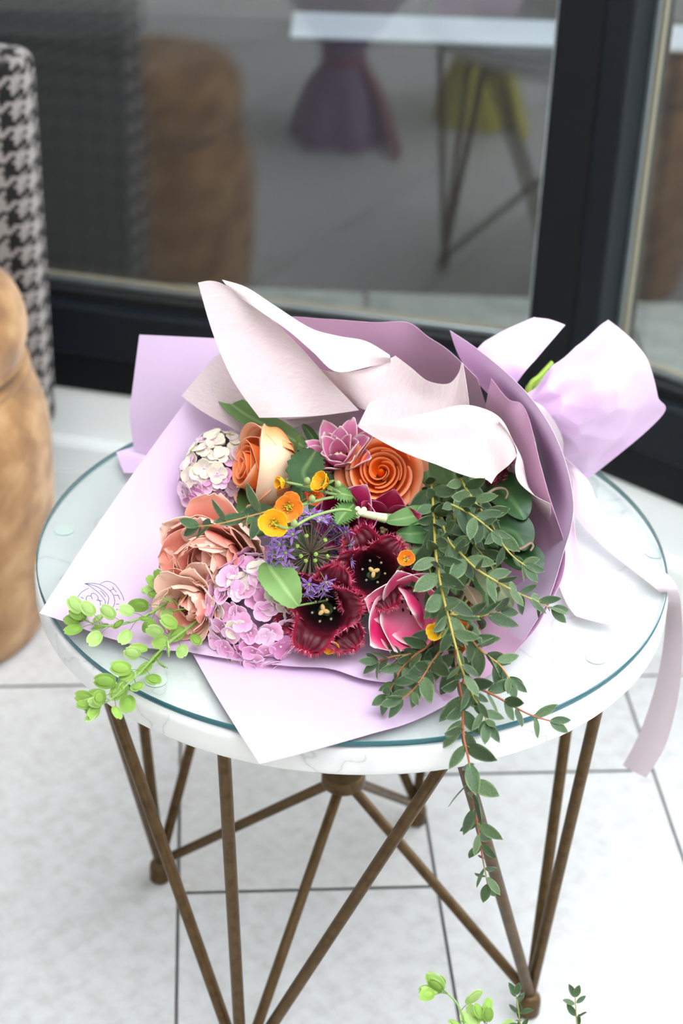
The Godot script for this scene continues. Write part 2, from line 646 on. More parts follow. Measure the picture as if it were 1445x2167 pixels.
	var px := structure("trim_2", "dark grey side face of the corner post", CORNER, turn_side)
	part("post_face", box_mesh(Vector3(-0.006, 0.145, -0.10), Vector3(0.046, 2.62, 0.006), 0.003), M.black_rail, px)
	# solid walls and ceiling, out of the picture
	var wl := structure("wall_left", "white painted wall")
	part("plaster", box_mesh(Vector3(corner_l.x - 0.15, -0.02, corner_l.z - 0.1), Vector3(corner_l.x, 2.8, 3.35)), M.white_wall, wl)
	var wf := structure("wall_front", "white painted wall")
	part("plaster", box_mesh(Vector3(corner_l.x - 0.15, -0.02, 3.2), Vector3(corner_r.x + 0.15, 2.8, 3.35)), M.white_wall, wf)
	var wr := structure("wall_right", "white painted wall")
	part("plaster", box_mesh(Vector3(corner_r.x, -0.02, corner_r.z), Vector3(corner_r.x + 0.15, 2.8, 3.35)), M.white_wall, wr)
	var ce := structure("ceiling", "white ceiling with an unseen skylight placed to light the bouquet")
	var y0 := 2.8
	# unseen skylight opening, placed to light the bouquet and table from above
	part("slab", box_mesh(Vector3(corner_l.x - 0.15, y0, -1.5), Vector3(-0.7, y0 + 0.2, 3.35)), M.ceiling_paint, ce)
	part("slab", box_mesh(Vector3(2.0, y0, -1.5), Vector3(corner_r.x + 0.15, y0 + 0.2, 3.35)), M.ceiling_paint, ce)
	part("slab", box_mesh(Vector3(-0.7, y0, -1.6), Vector3(2.0, y0 + 0.2, -0.2)), M.ceiling_paint, ce)
	part("slab", box_mesh(Vector3(-0.7, y0, 2.5), Vector3(2.0, y0 + 0.2, 3.35)), M.ceiling_paint, ce)
	part("unseen_skylight_pane", box_mesh(Vector3(-0.7, y0 + 0.12, -0.2), Vector3(2.0, y0 + 0.13, 2.5), 0.0), M.pane, ce)

func glazed_wall(called: String, label: String, wall: String, base: String, at: Vector3, turn: float, s0: float, s1: float, posts: Array) -> void:
	var w := structure(wall, "narrow pale wall band under the black window frame", at, turn)
	part("plaster", box_mesh(Vector3(minf(s0, -0.02), -0.02, -0.16), Vector3(maxf(s1, 0.02), 0.150, -0.012), 0.001), M.skirting, w)
	part("lintel", box_mesh(Vector3(s0, 2.62, -0.16), Vector3(s1, 2.8, -0.01)), M.white_wall, w)
	var b := structure(base, "low white kerb with a rounded top edge along the window", at, turn)
	var a := Acc.new()
	var e0 := s0 if s0 < 0 else -0.01
	var e1 := s1 if s0 > 0 else 0.01
	a.box(Vector3(e0, -0.01, -0.03), Vector3(e1, 0.050, 0.012), 0.005, Color.WHITE)
	part("board", a.mesh(), M.skirting, b)
	var o := structure(called, label, at, turn)
	part("bottom_rail", box_mesh(Vector3(s0, 0.140, -0.11), Vector3(s1, 0.208, -0.006), 0.002), M.black_frame, o)
	part("sill_rail", box_mesh(Vector3(s0, 0.205, -0.10), Vector3(s1, 0.288, 0.004), 0.004), M.black_rail, o)
	part("gasket", box_mesh(Vector3(s0, 0.284, -0.07), Vector3(s1, 0.303, -0.026), 0.002), M.rubber, o)
	part("top_rail", box_mesh(Vector3(s0, 2.5, -0.10), Vector3(s1, 2.63, 0.004), 0.004), M.black_frame, o)
	var edges := [s0]
	for q: float in posts:
		part("mullion", box_mesh(Vector3(q - 0.035, 0.28, -0.10), Vector3(q + 0.035, 2.51, 0.008), 0.004), M.black_frame, o)
		edges.append(q)
	edges.append(s1)
	edges.sort()
	for k in edges.size() - 1:
		var lo: float = edges[k]
		var hi: float = edges[k + 1]
		# a sealed unit of two panes with a metal spacer between them
		part("pane", box_mesh(Vector3(lo, 0.290, -0.046), Vector3(hi, 2.51, -0.041), 0.0), M.pane, o)
		part("pane", box_mesh(Vector3(lo, 0.290, -0.066), Vector3(hi, 2.51, -0.061), 0.0), M.pane, o)
		part("spacer", box_mesh(Vector3(lo, 0.304, -0.0595), Vector3(hi, 0.313, -0.0475), 0.001), M.spacer, o)
		part("spacer", box_mesh(Vector3(lo, 0.305, -0.0595), Vector3(lo + 0.011, 2.5, -0.0475), 0.001), M.spacer, o)
		part("spacer", box_mesh(Vector3(hi - 0.011, 0.305, -0.0595), Vector3(hi, 2.5, -0.0475), 0.001), M.spacer, o)
		part("sealant", box_mesh(Vector3(lo + 0.011, 0.313, -0.059), Vector3(lo + 0.018, 2.5, -0.048), 0.001), M.sealant, o)
		part("sealant", box_mesh(Vector3(lo, 0.313, -0.059), Vector3(hi, 0.317, -0.048), 0.001), M.sealant, o)

func build_outside() -> void:
	var g := structure("ground_outside", "grey stone paving outside the windows")
	part("bedding", box_mesh(Vector3(-9, -0.35, -9), Vector3(9, -0.27, 6)), M.asphalt, g)
	part("joint_bed", box_mesh(Vector3(-4, -0.26, -1.86), Vector3(4, -0.022, -1.05)), M.paver_joint, g)
	for k in 13:
		for r in 2:
			var x := -3.1 + 0.52 * k + 0.17 * r
			part("paving_stone", box_mesh(Vector3(x + 0.004, -0.06, -1.85 + 0.42 * r + 0.004), Vector3(x + 0.516, -0.012, -1.43 + 0.42 * r - 0.004), 0.003), M.stone_paver, g)
	var w := structure("wall_outside", "low black stone wall with a pale coping outside the windows")
	part("wall_face", box_mesh(Vector3(-4, -0.26, -1.96), Vector3(4, 0.485, -1.80), 0.004), M.dark_granite, w)
	part("coping", box_mesh(Vector3(-0.14, 0.490, -1.945), Vector3(4, 0.504, -1.799), 0.006), M.wall_cap, w)
	var r := structure("roof_outside_unseen", "flat unseen canopy placed to shade the paving outside the back window")
	part("canopy", box_mesh(Vector3(-6, 2.85, -7.0), Vector3(1.4, 3.0, -1.5)), M.dark_granite, r)  # out of view, keeps the sky off the paving and low wall
	var bw := structure("wall_outside_added", "dark wall added out of view to shade the terrace")
	part("wall_face", box_mesh(Vector3(-6, 0.19, -7.0), Vector3(7, 2.9, -6.8)), M.dark_granite, bw)  # added beyond the view to darken the terrace
	var t := structure("terrace_outside", "paved terrace behind the low black wall")
	part("paving", box_mesh(Vector3(-7, -0.26, -7), Vector3(7, 0.20, -1.96)), M.asphalt, t)
# ------------------------------------------------------------------ table and seats
func build_table() -> void:
	var t := thing("side_table", "round side table with a white marble top and crossed antique bronze rods", "table", Vector3.ZERO)
	var top := PackedVector2Array()
	var y1 := TOP - 0.0078
	var y0 := TOP - 0.0352
	for q: Vector2 in [Vector2(0.0, y0), Vector2(0.298, y0), Vector2(0.3005, y0 + 0.0008), Vector2(0.3018, y0 + 0.003), Vector2(0.302, y0 + 0.008), Vector2(0.302, y1 - 0.007), Vector2(0.3015, y1 - 0.004), Vector2(0.3003, y1 - 0.0015), Vector2(0.298, y1), Vector2(0.0, y1)]:
		top.append(q)
	part("marble_top", lathe_mesh(top, 128), M.marble, t)
	var ring := PackedVector2Array()
	for k in 13:
		var a := -PI / 2 + TAU * k / 12
		ring.append(Vector2(0.262 + cos(a) * 0.008, y0 - 0.008 + sin(a) * 0.008))
	part("top_ring", lathe_mesh(ring, 96), M.bronze, t)
	var hub := Vector3(0, 0.238, 0)
	var hubshape := PackedVector2Array()
	for q: Vector2 in [Vector2(0.0, 0.229), Vector2(0.020, 0.229), Vector2(0.023, 0.232), Vector2(0.023, 0.244), Vector2(0.020, 0.247), Vector2(0.0, 0.247)]:
		hubshape.append(q)
	part("hub", lathe_mesh(hubshape, 24), M.bronze, t)
	for k in 4:
		var a := deg_to_rad(24.0 + 90.0 * k)
		var foot := Vector3(cos(a) * 0.226, 0.026, sin(a) * 0.226)
		var fp := PackedVector2Array()
		for q: Vector2 in [Vector2(0.0, 0.0), Vector2(0.010, 0.0), Vector2(0.0125, 0.003), Vector2(0.0125, 0.018), Vector2(0.0115, 0.024), Vector2(0.008, 0.029), Vector2(0.0, 0.031)]:
			fp.append(q)
		part("foot", lathe_mesh(fp, 20, Vector3(foot.x, 0, foot.z)), M.bronze, t)
		for e: float in [-45.0, 0.0, 45.0]:
			var b := a + deg_to_rad(e)
			var top_at := Vector3(cos(b) * 0.262, y0 - 0.006, sin(b) * 0.262)
			part("rod", tube_mesh(PackedVector3Array([foot + (top_at - foot) * 0.0, foot.lerp(top_at, 0.5), top_at]), 0.0060, 0.0060, 14), M.bronze, t)
		part("rod", tube_mesh(PackedVector3Array([foot, foot.lerp(hub, 0.5), hub]), 0.0056, 0.0056, 14), M.bronze, t)
	var g := thing("glass_sheet", "round clear glass sheet with a teal edge lying on the marble tabletop", "glass sheet", Vector3.ZERO)
	var gp := PackedVector2Array()
	for q: Vector2 in [Vector2(0.0, TOP - 0.006), Vector2(0.2992, TOP - 0.006)]:
		gp.append(q)
	var disc := Acc.new()
	disc.lathe(gp, 128, Transform3D.IDENTITY, Color.WHITE)
	gp = PackedVector2Array([Vector2(0.2992, TOP), Vector2(0.0, TOP)])
	disc.lathe(gp, 128, Transform3D.IDENTITY, Color.WHITE)
	part("clear_face", disc.mesh(), M.table_glass, g)
	var ep := PackedVector2Array()
	for k in 9:
		var a := -PI / 2 + PI * k / 8
		ep.append(Vector2(0.2988 + cos(a) * 0.0012, TOP - 0.003 + sin(a) * 0.003))
	part("polished_edge", lathe_mesh(ep, 128), M.glass_rim, g)
	for q: Vector3 in [V(-0.2799, 0.5189, -0.0182), V(0.2926, 0.5189, -0.0152), V(0.2174, 0.5189, 0.1618), V(-0.1651, 0.5189, 0.2178)]:
		part("clear_pad", lathe_mesh(PackedVector2Array([Vector2(0.0, 0.0), Vector2(0.009, 0.0), Vector2(0.0098, 0.0006), Vector2(0.0095, 0.0011), Vector2(0.0, 0.0012)]), 24, Vector3(q.x, TOP - 0.0075, q.z)), M.pad, g)

func build_seats() -> void:
	var at := Vector3(-0.592, 0, -0.60)
	var o := thing("ottoman", "round tan suede pouf with a cushioned lid standing left of the table", "ottoman", at)
	var body := PackedVector2Array()
	for q: Vector2 in [Vector2(0.0, 0.004), Vector2(0.150, 0.004), Vector2(0.166, 0.012), Vector2(0.175, 0.035), Vector2(0.184, 0.11), Vector2(0.190, 0.20), Vector2(0.191, 0.28), Vector2(0.187, 0.325), Vector2(0.178, 0.358), Vector2(0.166, 0.385), Vector2(0.156, 0.398), Vector2(0.0, 0.398)]:
		body.append(q)
	part("body", lathe_mesh(smooth_profile(body), 72), M.suede, o)
	part("seam_band", lathe_mesh(PackedVector2Array([Vector2(0.150, 0.390), Vector2(0.153, 0.394), Vector2(0.153, 0.412), Vector2(0.150, 0.416)]), 72), M.dark_seam, o)
	var lid := PackedVector2Array()
	for q: Vector2 in [Vector2(0.0, 0.404), Vector2(0.150, 0.404), Vector2(0.162, 0.416), Vector2(0.169, 0.44), Vector2(0.168, 0.465), Vector2(0.158, 0.492), Vector2(0.136, 0.511), Vector2(0.09, 0.523), Vector2(0.0, 0.527)]:
		lid.append(q)
	part("lid", lathe_mesh(smooth_profile(lid), 72), M.suede, o)
	var c := thing("houndstooth_chair", "black and grey houndstooth upholstered chair back behind the tan pouf", "chair", Vector3(-0.440, 0, -0.895))
	c.rotation.y = deg_to_rad(-10.0)
	part("backrest", cushion(Vector3(-0.95, 0.16, -0.005), Vector3(0.0, 0.735, 0.065), 0.026), M.houndstooth, c)
	part("seat", cushion(Vector3(-0.95, 0.24, 0.05), Vector3(-0.40, 0.42, 0.60), 0.03), M.houndstooth, c)
	for s: Vector2 in [Vector2(-0.03, 0.03), Vector2(-0.91, 0.03), Vector2(-0.91, 0.55), Vector2(-0.44, 0.55)]:
		part("leg", tube_mesh(PackedVector3Array([Vector3(s.x, 0, s.y), Vector3(s.x, 0.14, s.y), Vector3(s.x, 0.28, s.y)]), 0.009, 0.013, 10), M.chair_leg, c)

func smooth_profile(p: PackedVector2Array) -> PackedVector2Array:
	var c := Curve2D.new()
	for k in p.size():
		var d := (p[mini(k + 1, p.size() - 1)] - p[maxi(k - 1, 0)]) / 6.0
		c.add_point(p[k], -d, d)
	var out := PackedVector2Array()
	for k in p.size() * 4 - 3:
		out.append(c.samplef(k / 4.0))
	out[0].x = 0.0
	out[out.size() - 1].x = 0.0
	return out

func cushion(lo: Vector3, hi: Vector3, r: float) -> ArrayMesh:   # a box with round edges
	var a := Acc.new()
	var mid := (lo + hi) * 0.5
	var h := (hi - lo) * 0.5 - Vector3.ONE * r
	var seg := 20
	var base := 0
	for b in seg * 2 + 1:
		var lat := -PI / 2 + PI * b / (seg * 2)
		for k in seg * 4 + 1:
			var lon := TAU * k / (seg * 4)
			var nn := Vector3(cos(lat) * cos(lon), sin(lat), cos(lat) * sin(lon))
			var sgn := Vector3(signf(nn.x) if absf(nn.x) > 1e-4 else 0.0, signf(nn.y) if absf(nn.y) > 1e-4 else 0.0, signf(nn.z) if absf(nn.z) > 1e-4 else 0.0)
			a.add(mid + sgn * h + nn * r, nn, Color.WHITE, Vector2(lon, lat))
	var w := seg * 4 + 1
	for b in seg * 2:
		for k in seg * 4:
			var q := base + b * w + k
			a.i.append_array([q, q + 1, q + w, q + 1, q + w + 1, q + w])
	return a.mesh()

# ------------------------------------------------------------------ wrapping
func build_wrapping() -> void:
	var w := thing("wrapping_paper", "matt lilac wrapping paper folded into an open cone around the flowers", "wrapping paper", Vector3.ZERO)
	# broad flap on the left with the printed mark
	var left := [
		[V(-0.2748, 0.5379, 0.1513), V(-0.2347, 0.5759, 0.0625), V(-0.1857, 0.6259, -0.015), V(-0.1268, 0.6909, -0.0778)],
		[V(-0.25, 0.5349, 0.1592), V(-0.2045, 0.5599, 0.0659), V(-0.1546, 0.6009, -0.0102), V(-0.1073, 0.6659, -0.0674)],
		[V(-0.2104, 0.5324, 0.1769), V(-0.173, 0.5449, 0.0805), V(-0.1363, 0.5759, -0.0012), V(-0.0865, 0.6259, -0.0629)],
		[V(-0.1677, 0.5319, 0.1905), V(-0.135, 0.5359, 0.0957), V(-0.1025, 0.5559, 0.0022), V(-0.0611, 0.5909, -0.0669)],
		[V(-0.1269, 0.5319, 0.1908), V(-0.0957, 0.5339, 0.1056), V(-0.0702, 0.5459, 0.0179), V(-0.0328, 0.5709, -0.0576)]]
	var lp := surface_points(left, 30, 34)
	var a := Acc.new()
	a.grid(lp, 30, 34, 0.0004, plain_cols(30 * 34))
	wpart("paper_sheet", a.mesh(), M.lilac_paper, w)
	printed_mark(lp, w)
	# lower edge of that flap, running on under the flowers
	wpart("paper_sheet", sheet([
		[V(-0.145, 0.5334, 0.1926), V(-0.0971, 0.5349, 0.2069), V(-0.0524, 0.5359, 0.2131), V(-0.0161, 0.5369, 0.217), V(0.016, 0.5379, 0.2325), V(0.0558, 0.5379, 0.2341)],
		[V(-0.1331, 0.5334, 0.1664), V(-0.0953, 0.5359, 0.1748), V(-0.0538, 0.5379, 0.1821), V(-0.0169, 0.5389, 0.1883), V(0.0198, 0.5399, 0.1978), V(0.0644, 0.5399, 0.1986)],
		[V(-0.1169, 0.5349, 0.1084), V(-0.0779, 0.5379, 0.118), V(-0.0437, 0.5399, 0.1263), V(-0.0099, 0.5419, 0.1308), V(0.0322, 0.5419, 0.1319), V(0.0786, 0.5419, 0.129)],
		[V(-0.0669, 0.5459, -0.0079), V(-0.0396, 0.5459, -0.0012), V(-0.0126, 0.5459, -0.003), V(0.0145, 0.5459, -0.0048), V(0.0507, 0.5459, -0.0073), V(0.0964, 0.5459, -0.0191)]], 40, 24, 0.0004, 0.002, 3), M.lilac_paper, w)
	# front sheet lying on the glass, its corner past the rim
	wpart("paper_sheet", sheet([
		[V(-0.14, 0.5289, 0.1818), V(-0.1156, 0.5289, 0.2388), V(-0.0921, 0.5289, 0.2898), V(-0.0697, 0.5299, 0.3373)],
		[V(-0.0831, 0.5289, 0.1713), V(-0.0678, 0.5289, 0.2254), V(-0.0573, 0.5289, 0.2766), V(-0.0361, 0.5299, 0.3219)],
		[V(-0.0172, 0.5299, 0.1615), V(-0.008, 0.5299, 0.2098), V(0.0027, 0.5299, 0.2553), V(0.0148, 0.5299, 0.2961)],
		[V(0.0368, 0.5309, 0.1452), V(0.0447, 0.5319, 0.1887), V(0.0521, 0.5319, 0.2356), V(0.0554, 0.5309, 0.2752)],
		[V(0.092, 0.5329, 0.1225), V(0.1009, 0.5339, 0.1599), V(0.1056, 0.5339, 0.1947), V(0.106, 0.5319, 0.2324)]], 24, 30), M.lilac_paper, w)
	# tall sheet at the back left with a small corner below it
	wpart("paper_sheet", sheet([
		[V(-0.2213, 0.6559, -0.1749), V(-0.1786, 0.6659, -0.153), V(-0.1345, 0.6759, -0.1303), V(-0.0641, 0.6859, -0.1015)],
		[V(-0.2263, 0.6159, -0.1622), V(-0.1822, 0.6239, -0.1342), V(-0.1327, 0.6359, -0.1043), V(-0.0626, 0.6459, -0.0803)],
		[V(-0.231, 0.5739, -0.1544), V(-0.1925, 0.5809, -0.134), V(-0.1427, 0.5909, -0.1092), V(-0.0716, 0.6009, -0.0911)],
		[V(-0.2275, 0.5359, -0.1515), V(-0.1938, 0.5379, -0.1375), V(-0.1542, 0.5399, -0.127), V(-0.0822, 0.5419, -0.1286)]], 16, 20), M.lilac_paper, w)
	wpart("paper_sheet", sheet([
		[V(-0.2462, 0.5319, -0.1523), V(-0.2391, 0.5319, -0.1578), V(-0.2265, 0.5319, -0.1668)],
		[V(-0.2402, 0.5319, -0.1319), V(-0.2276, 0.5319, -0.1358), V(-0.2042, 0.5319, -0.1424)],
		[V(-0.2332, 0.5319, -0.1102), V(-0.2152, 0.5319, -0.1124), V(-0.1872, 0.5319, -0.1192)]], 8, 8), M.lilac_paper, w)
	# back sheet rising behind the tissue
	wpart("paper_sheet", sheet([
		[V(-0.1294, 0.7009, -0.0651), V(-0.0835, 0.7259, -0.0738), V(-0.0325, 0.7309, -0.0662), V(0.0115, 0.7319, -0.0605), V(0.043, 0.7329, -0.061), V(0.0619, 0.7259, -0.0468), V(0.0812, 0.7209, -0.0289), V(0.1071, 0.7059, -0.0051)],
		[V(-0.1162, 0.6659, -0.0667), V(-0.0721, 0.6809, -0.0803), V(-0.0271, 0.6859, -0.0737), V(0.0133, 0.6859, -0.0719), V(0.0491, 0.6859, -0.0718), V(0.0759, 0.6809, -0.062), V(0.0958, 0.6759, -0.0489), V(0.1198, 0.6659, -0.0269)],
		[V(-0.0711, 0.6159, -0.0779), V(-0.0351, 0.6259, -0.0911), V(0.0016, 0.6309, -0.0943), V(0.0338, 0.6309, -0.0968), V(0.0662, 0.6309, -0.0993), V(0.0936, 0.6309, -0.0914), V(0.1165, 0.6259, -0.083), V(0.1378, 0.6259, -0.0558)],
		[V(0.0223, 0.5759, -0.1096), V(0.0461, 0.5759, -0.1311), V(0.0703, 0.5759, -0.1479), V(0.0946, 0.5759, -0.1547), V(0.119, 0.5759, -0.1617), V(0.1376, 0.5809, -0.1538), V(0.1508, 0.5859, -0.1404), V(0.1594, 0.5859, -0.1261)]], 40, 24), M.mauve_paper, w)
	# outer right sheet: the round mouth of the cone
	wpart("paper_sheet", sheet([
		[V(0.0829, 0.7259, -0.0618), V(0.1078, 0.7189, -0.0391), V(0.1332, 0.7089, -0.0136), V(0.1543, 0.6959, 0.0073), V(0.173, 0.6779, 0.0284), V(0.1865, 0.6559, 0.0533), V(0.1931, 0.6339, 0.082), V(0.1917, 0.6179, 0.1001), V(0.1854, 0.5999, 0.115), V(0.172, 0.5659, 0.1435), V(0.1473, 0.5379, 0.1755)],
		[V(0.0951, 0.6959, -0.0632), V(0.1145, 0.6909, -0.0451), V(0.1357, 0.6839, -0.0219), V(0.1527, 0.6739, -0.0049), V(0.1691, 0.6579, 0.0143), V(0.1822, 0.6379, 0.0349), V(0.1882, 0.6179, 0.0555), V(0.1871, 0.6039, 0.0736), V(0.1814, 0.5859, 0.0853), V(0.1657, 0.5559, 0.1026), V(0.138, 0.5349, 0.1299)],
		[V(0.1231, 0.6559, -0.0753), V(0.1342, 0.6529, -0.0672), V(0.1479, 0.6459, -0.0622), V(0.1593, 0.6379, -0.0542), V(0.1705, 0.6259, -0.0395), V(0.1802, 0.6089, -0.0293), V(0.1844, 0.5919, -0.0187), V(0.1834, 0.5779, -0.007), V(0.1774, 0.5639, 0.0005), V(0.1629, 0.5439, 0.0075), V(0.1401, 0.5339, 0.0267)],
		[V(0.1568, 0.6209, -0.0955), V(0.1613, 0.6199, -0.0928), V(0.1659, 0.6179, -0.09), V(0.1694, 0.6139, -0.0899), V(0.1739, 0.6059, -0.0905), V(0.1777, 0.5939, -0.0962), V(0.1791, 0.5819, -0.1007), V(0.1783, 0.5709, -0.1087), V(0.1753, 0.5589, -0.1172), V(0.1678, 0.5439, -0.1285), V(0.157, 0.5339, -0.1355)]], 48, 26), M.lilac_paper, w)
	# inner right ring of mauve paper, a little narrower
	wpart("paper_sheet", sheet([
		[V(0.1208, 0.7019, -0.0141), V(0.1358, 0.6919, 0.0076), V(0.1491, 0.6859, 0.0071), V(0.16, 0.6659, 0.034), V(0.1671, 0.6439, 0.0601), V(0.1789, 0.6179, 0.0849), V(0.1869, 0.5939, 0.1054), V(0.1833, 0.5759, 0.1278), V(0.1642, 0.5519, 0.1593), V(0.1462, 0.5379, 0.1797), V(0.1167, 0.5339, 0.2158), V(0.0795, 0.5319, 0.2496)],
		[V(0.1185, 0.6759, -0.0171), V(0.1315, 0.6679, -0.0053), V(0.1446, 0.6609, 0.0036), V(0.1559, 0.6409, 0.0202), V(0.1626, 0.6209, 0.0412), V(0.1721, 0.5959, 0.0575), V(0.177, 0.5739, 0.0747), V(0.1723, 0.5579, 0.0975), V(0.1527, 0.5399, 0.1251), V(0.1325, 0.5349, 0.1522), V(0.1018, 0.5339, 0.188), V(0.0644, 0.5329, 0.2162)],
		[V(0.1177, 0.6409, -0.036), V(0.1309, 0.6359, -0.0276), V(0.1412, 0.6259, -0.0235), V(0.1487, 0.6109, -0.01), V(0.1531, 0.5939, 0.0046), V(0.1577, 0.5739, 0.014), V(0.1585, 0.5579, 0.0218), V(0.1519, 0.5439, 0.0374), V(0.1334, 0.5359, 0.0626), V(0.1105, 0.5349, 0.0862), V(0.0795, 0.5349, 0.1112), V(0.0494, 0.5349, 0.128)],
		[V(0.1312, 0.6059, -0.0729), V(0.1362, 0.6009, -0.0729), V(0.1403, 0.5959, -0.0727), V(0.1441, 0.5839, -0.0755), V(0.146, 0.5729, -0.0762), V(0.1469, 0.5619, -0.0768), V(0.1457, 0.5519, -0.0753), V(0.1406, 0.5429, -0.0718), V(0.1312, 0.5369, -0.063), V(0.1167, 0.5359, -0.0501), V(0.0978, 0.5359, -0.0399), V(0.0699, 0.5359, -0.0336)]], 56, 26, 0.0004, 0.003, 5), M.mauve_paper, w)
	# gathered tail of the wrap behind the tie
	wpart("paper_tail", sheet([
		[V(0.1549, 0.6409, -0.0919), V(0.1649, 0.6459, -0.0781), V(0.1743, 0.6409, -0.0766), V(0.183, 0.6259, -0.0832), V(0.1938, 0.6009, -0.1011), V(0.2036, 0.5709, -0.1271), V(0.2036, 0.5459, -0.1452)],
		[V(0.1654, 0.6539, -0.0944), V(0.1804, 0.6659, -0.0682), V(0.1936, 0.6539, -0.0767), V(0.2034, 0.6409, -0.0711), V(0.2121, 0.6109, -0.0842), V(0.2218, 0.5709, -0.1186), V(0.2172, 0.5399, -0.1391)],
		[V(0.1819, 0.6719, -0.0933), V(0.2001, 0.6839, -0.0808), V(0.2175, 0.6779, -0.0692), V(0.2294, 0.6609, -0.0592), V(0.2385, 0.6209, -0.0821), V(0.2404, 0.5759, -0.1111), V(0.2277, 0.5359, -0.1332)],
		[V(0.2115, 0.6919, -0.1137), V(0.2279, 0.6959, -0.113), V(0.2449, 0.6939, -0.0895), V(0.2601, 0.6709, -0.0814), V(0.269, 0.6259, -0.0995), V(0.2659, 0.5839, -0.1229), V(0.2322, 0.5339, -0.1283)],
		[V(0.2427, 0.7019, -0.1497), V(0.2542, 0.7019, -0.1258), V(0.267, 0.6959, -0.1057), V(0.2788, 0.6809, -0.0982), V(0.2923, 0.6439, -0.1036), V(0.3005, 0.6139, -0.1155), V(0.2371, 0.5329, -0.1275)]], 92, 70, 0.0004, 0.018, 8), M.lilac_paper, w)
	wpart("paper_tail", sheet([
		[V(0.1107, 0.6709, -0.1236), V(0.1216, 0.6839, -0.1293), V(0.1376, 0.6909, -0.1373), V(0.1539, 0.6959, -0.1442), V(0.17, 0.7019, -0.1502)],
		[V(0.1266, 0.6609, -0.1058), V(0.1395, 0.6759, -0.1105), V(0.1535, 0.6839, -0.1234), V(0.1673, 0.6919, -0.1333), V(0.1841, 0.6999, -0.1502)],
		[V(0.1535, 0.6459, -0.1121), V(0.1618, 0.6639, -0.1077), V(0.1729, 0.6729, -0.1183), V(0.1835, 0.6839, -0.1259), V(0.2009, 0.6959, -0.1471)]], 24, 16, 0.0004, 0.006, 9), M.lilac_paper, w)
	# tissue
	var t := thing("tissue_paper", "thin white fibrous tissue ruffled along the top of the lilac cone", "tissue paper", Vector3.ZERO)
	wpart("tissue_sheet", sheet([
		[V(-0.1476, 0.7809, -0.0258), V(-0.1322, 0.7459, 0.0044), V(-0.1126, 0.7109, 0.0267), V(-0.0881, 0.6809, 0.0393)],
		[V(-0.1351, 0.7839, -0.0242), V(-0.1137, 0.7509, -0.0013), V(-0.0889, 0.7159, 0.0208), V(-0.0645, 0.6809, 0.0366)],
		[V(-0.1211, 0.7819, -0.0175), V(-0.0864, 0.7509, -0.0036), V(-0.0555, 0.7159, 0.0134), V(-0.0331, 0.6759, 0.0212)],
		[V(-0.0928, 0.7689, -0.004), V(-0.0605, 0.7429, 0.0048), V(-0.03, 0.7109, 0.0109), V(0.001, 0.6759, 0.0086)]], 26, 26), M.tissue, t)
	wpart("tissue_sheet", sheet([
		[V(-0.1261, 0.7839, -0.0271), V(-0.1044, 0.7779, -0.026), V(-0.0787, 0.7659, -0.0159), V(-0.0459, 0.7479, -0.0094), V(-0.0207, 0.7379, -0.0158), V(0.0047, 0.7309, -0.0217), V(0.0266, 0.7209, -0.0156)],
		[V(-0.1229, 0.7839, -0.0191), V(-0.0994, 0.7779, -0.0079), V(-0.0725, 0.7669, 0.0078), V(-0.042, 0.7479, 0.008), V(-0.0197, 0.7359, 0.0102), V(0.0067, 0.7279, -0.0026), V(0.0276, 0.7189, -0.013)],
		[V(-0.1197, 0.7779, -0.0205), V(-0.0892, 0.7699, 0.0078), V(-0.0643, 0.7579, 0.0192), V(-0.0421, 0.7399, 0.0231), V(-0.0206, 0.7259, 0.0325), V(0.0101, 0.7159, -0.0013), V(0.0289, 0.7099, -0.0216)]], 30, 12), M.tissue, t)
	wpart("tissue_sheet", sheet([
		[V(-0.0381, 0.7109, -0.0027), V(-0.0207, 0.7189, 0.0195), V(0.006, 0.7119, -0.0042), V(0.0316, 0.7159, -0.0233)],
		[V(-0.0257, 0.6979, -0.0029), V(-0.0106, 0.7019, 0.0104), V(0.0108, 0.6999, 0.002), V(0.0265, 0.7039, -0.0075)],
		[V(-0.0057, 0.6779, -0.0038), V(0.0009, 0.6779, 0.0069), V(0.0095, 0.6779, 0.0117), V(0.0179, 0.6819, 0.0095)]], 16, 14), M.tissue, t)
	wpart("tissue_sheet", sheet([
		[V(0.0318, 0.7209, -0.0151), V(0.0464, 0.7159, -0.0013), V(0.0613, 0.7109, 0.014), V(0.0795, 0.7099, 0.0162), V(0.0881, 0.7209, 0.0167), V(0.0909, 0.7309, 0.0149), V(0.0945, 0.7189, 0.0272), V(0.0973, 0.7059, 0.0419)],
		[V(0.0222, 0.7039, -0.0071), V(0.0387, 0.6979, 0.0034), V(0.0558, 0.6939, 0.0148), V(0.0748, 0.6939, 0.0207), V(0.0851, 0.6989, 0.0222), V(0.0896, 0.7059, 0.0243), V(0.0944, 0.7039, 0.0338), V(0.0995, 0.6939, 0.0387)],
		[V(0.0113, 0.6859, 0.0056), V(0.0264, 0.6829, 0.0181), V(0.0457, 0.6809, 0.0256), V(0.0668, 0.6809, 0.0294), V(0.0794, 0.6829, 0.0304), V(0.0864, 0.6859, 0.0319), V(0.0939, 0.6859, 0.0349), V(0.1026, 0.6809, 0.0374)],
		[V(0, 0.6759, 0.0394), V(0.0182, 0.6759, 0.0363), V(0.0395, 0.6739, 0.0354), V(0.063, 0.6719, 0.0344), V(0.078, 0.6709, 0.0333), V(0.0864, 0.6719, 0.0345), V(0.0969, 0.6719, 0.0363), V(0.1073, 0.6709, 0.0426)]], 36, 20), M.tissue, t)
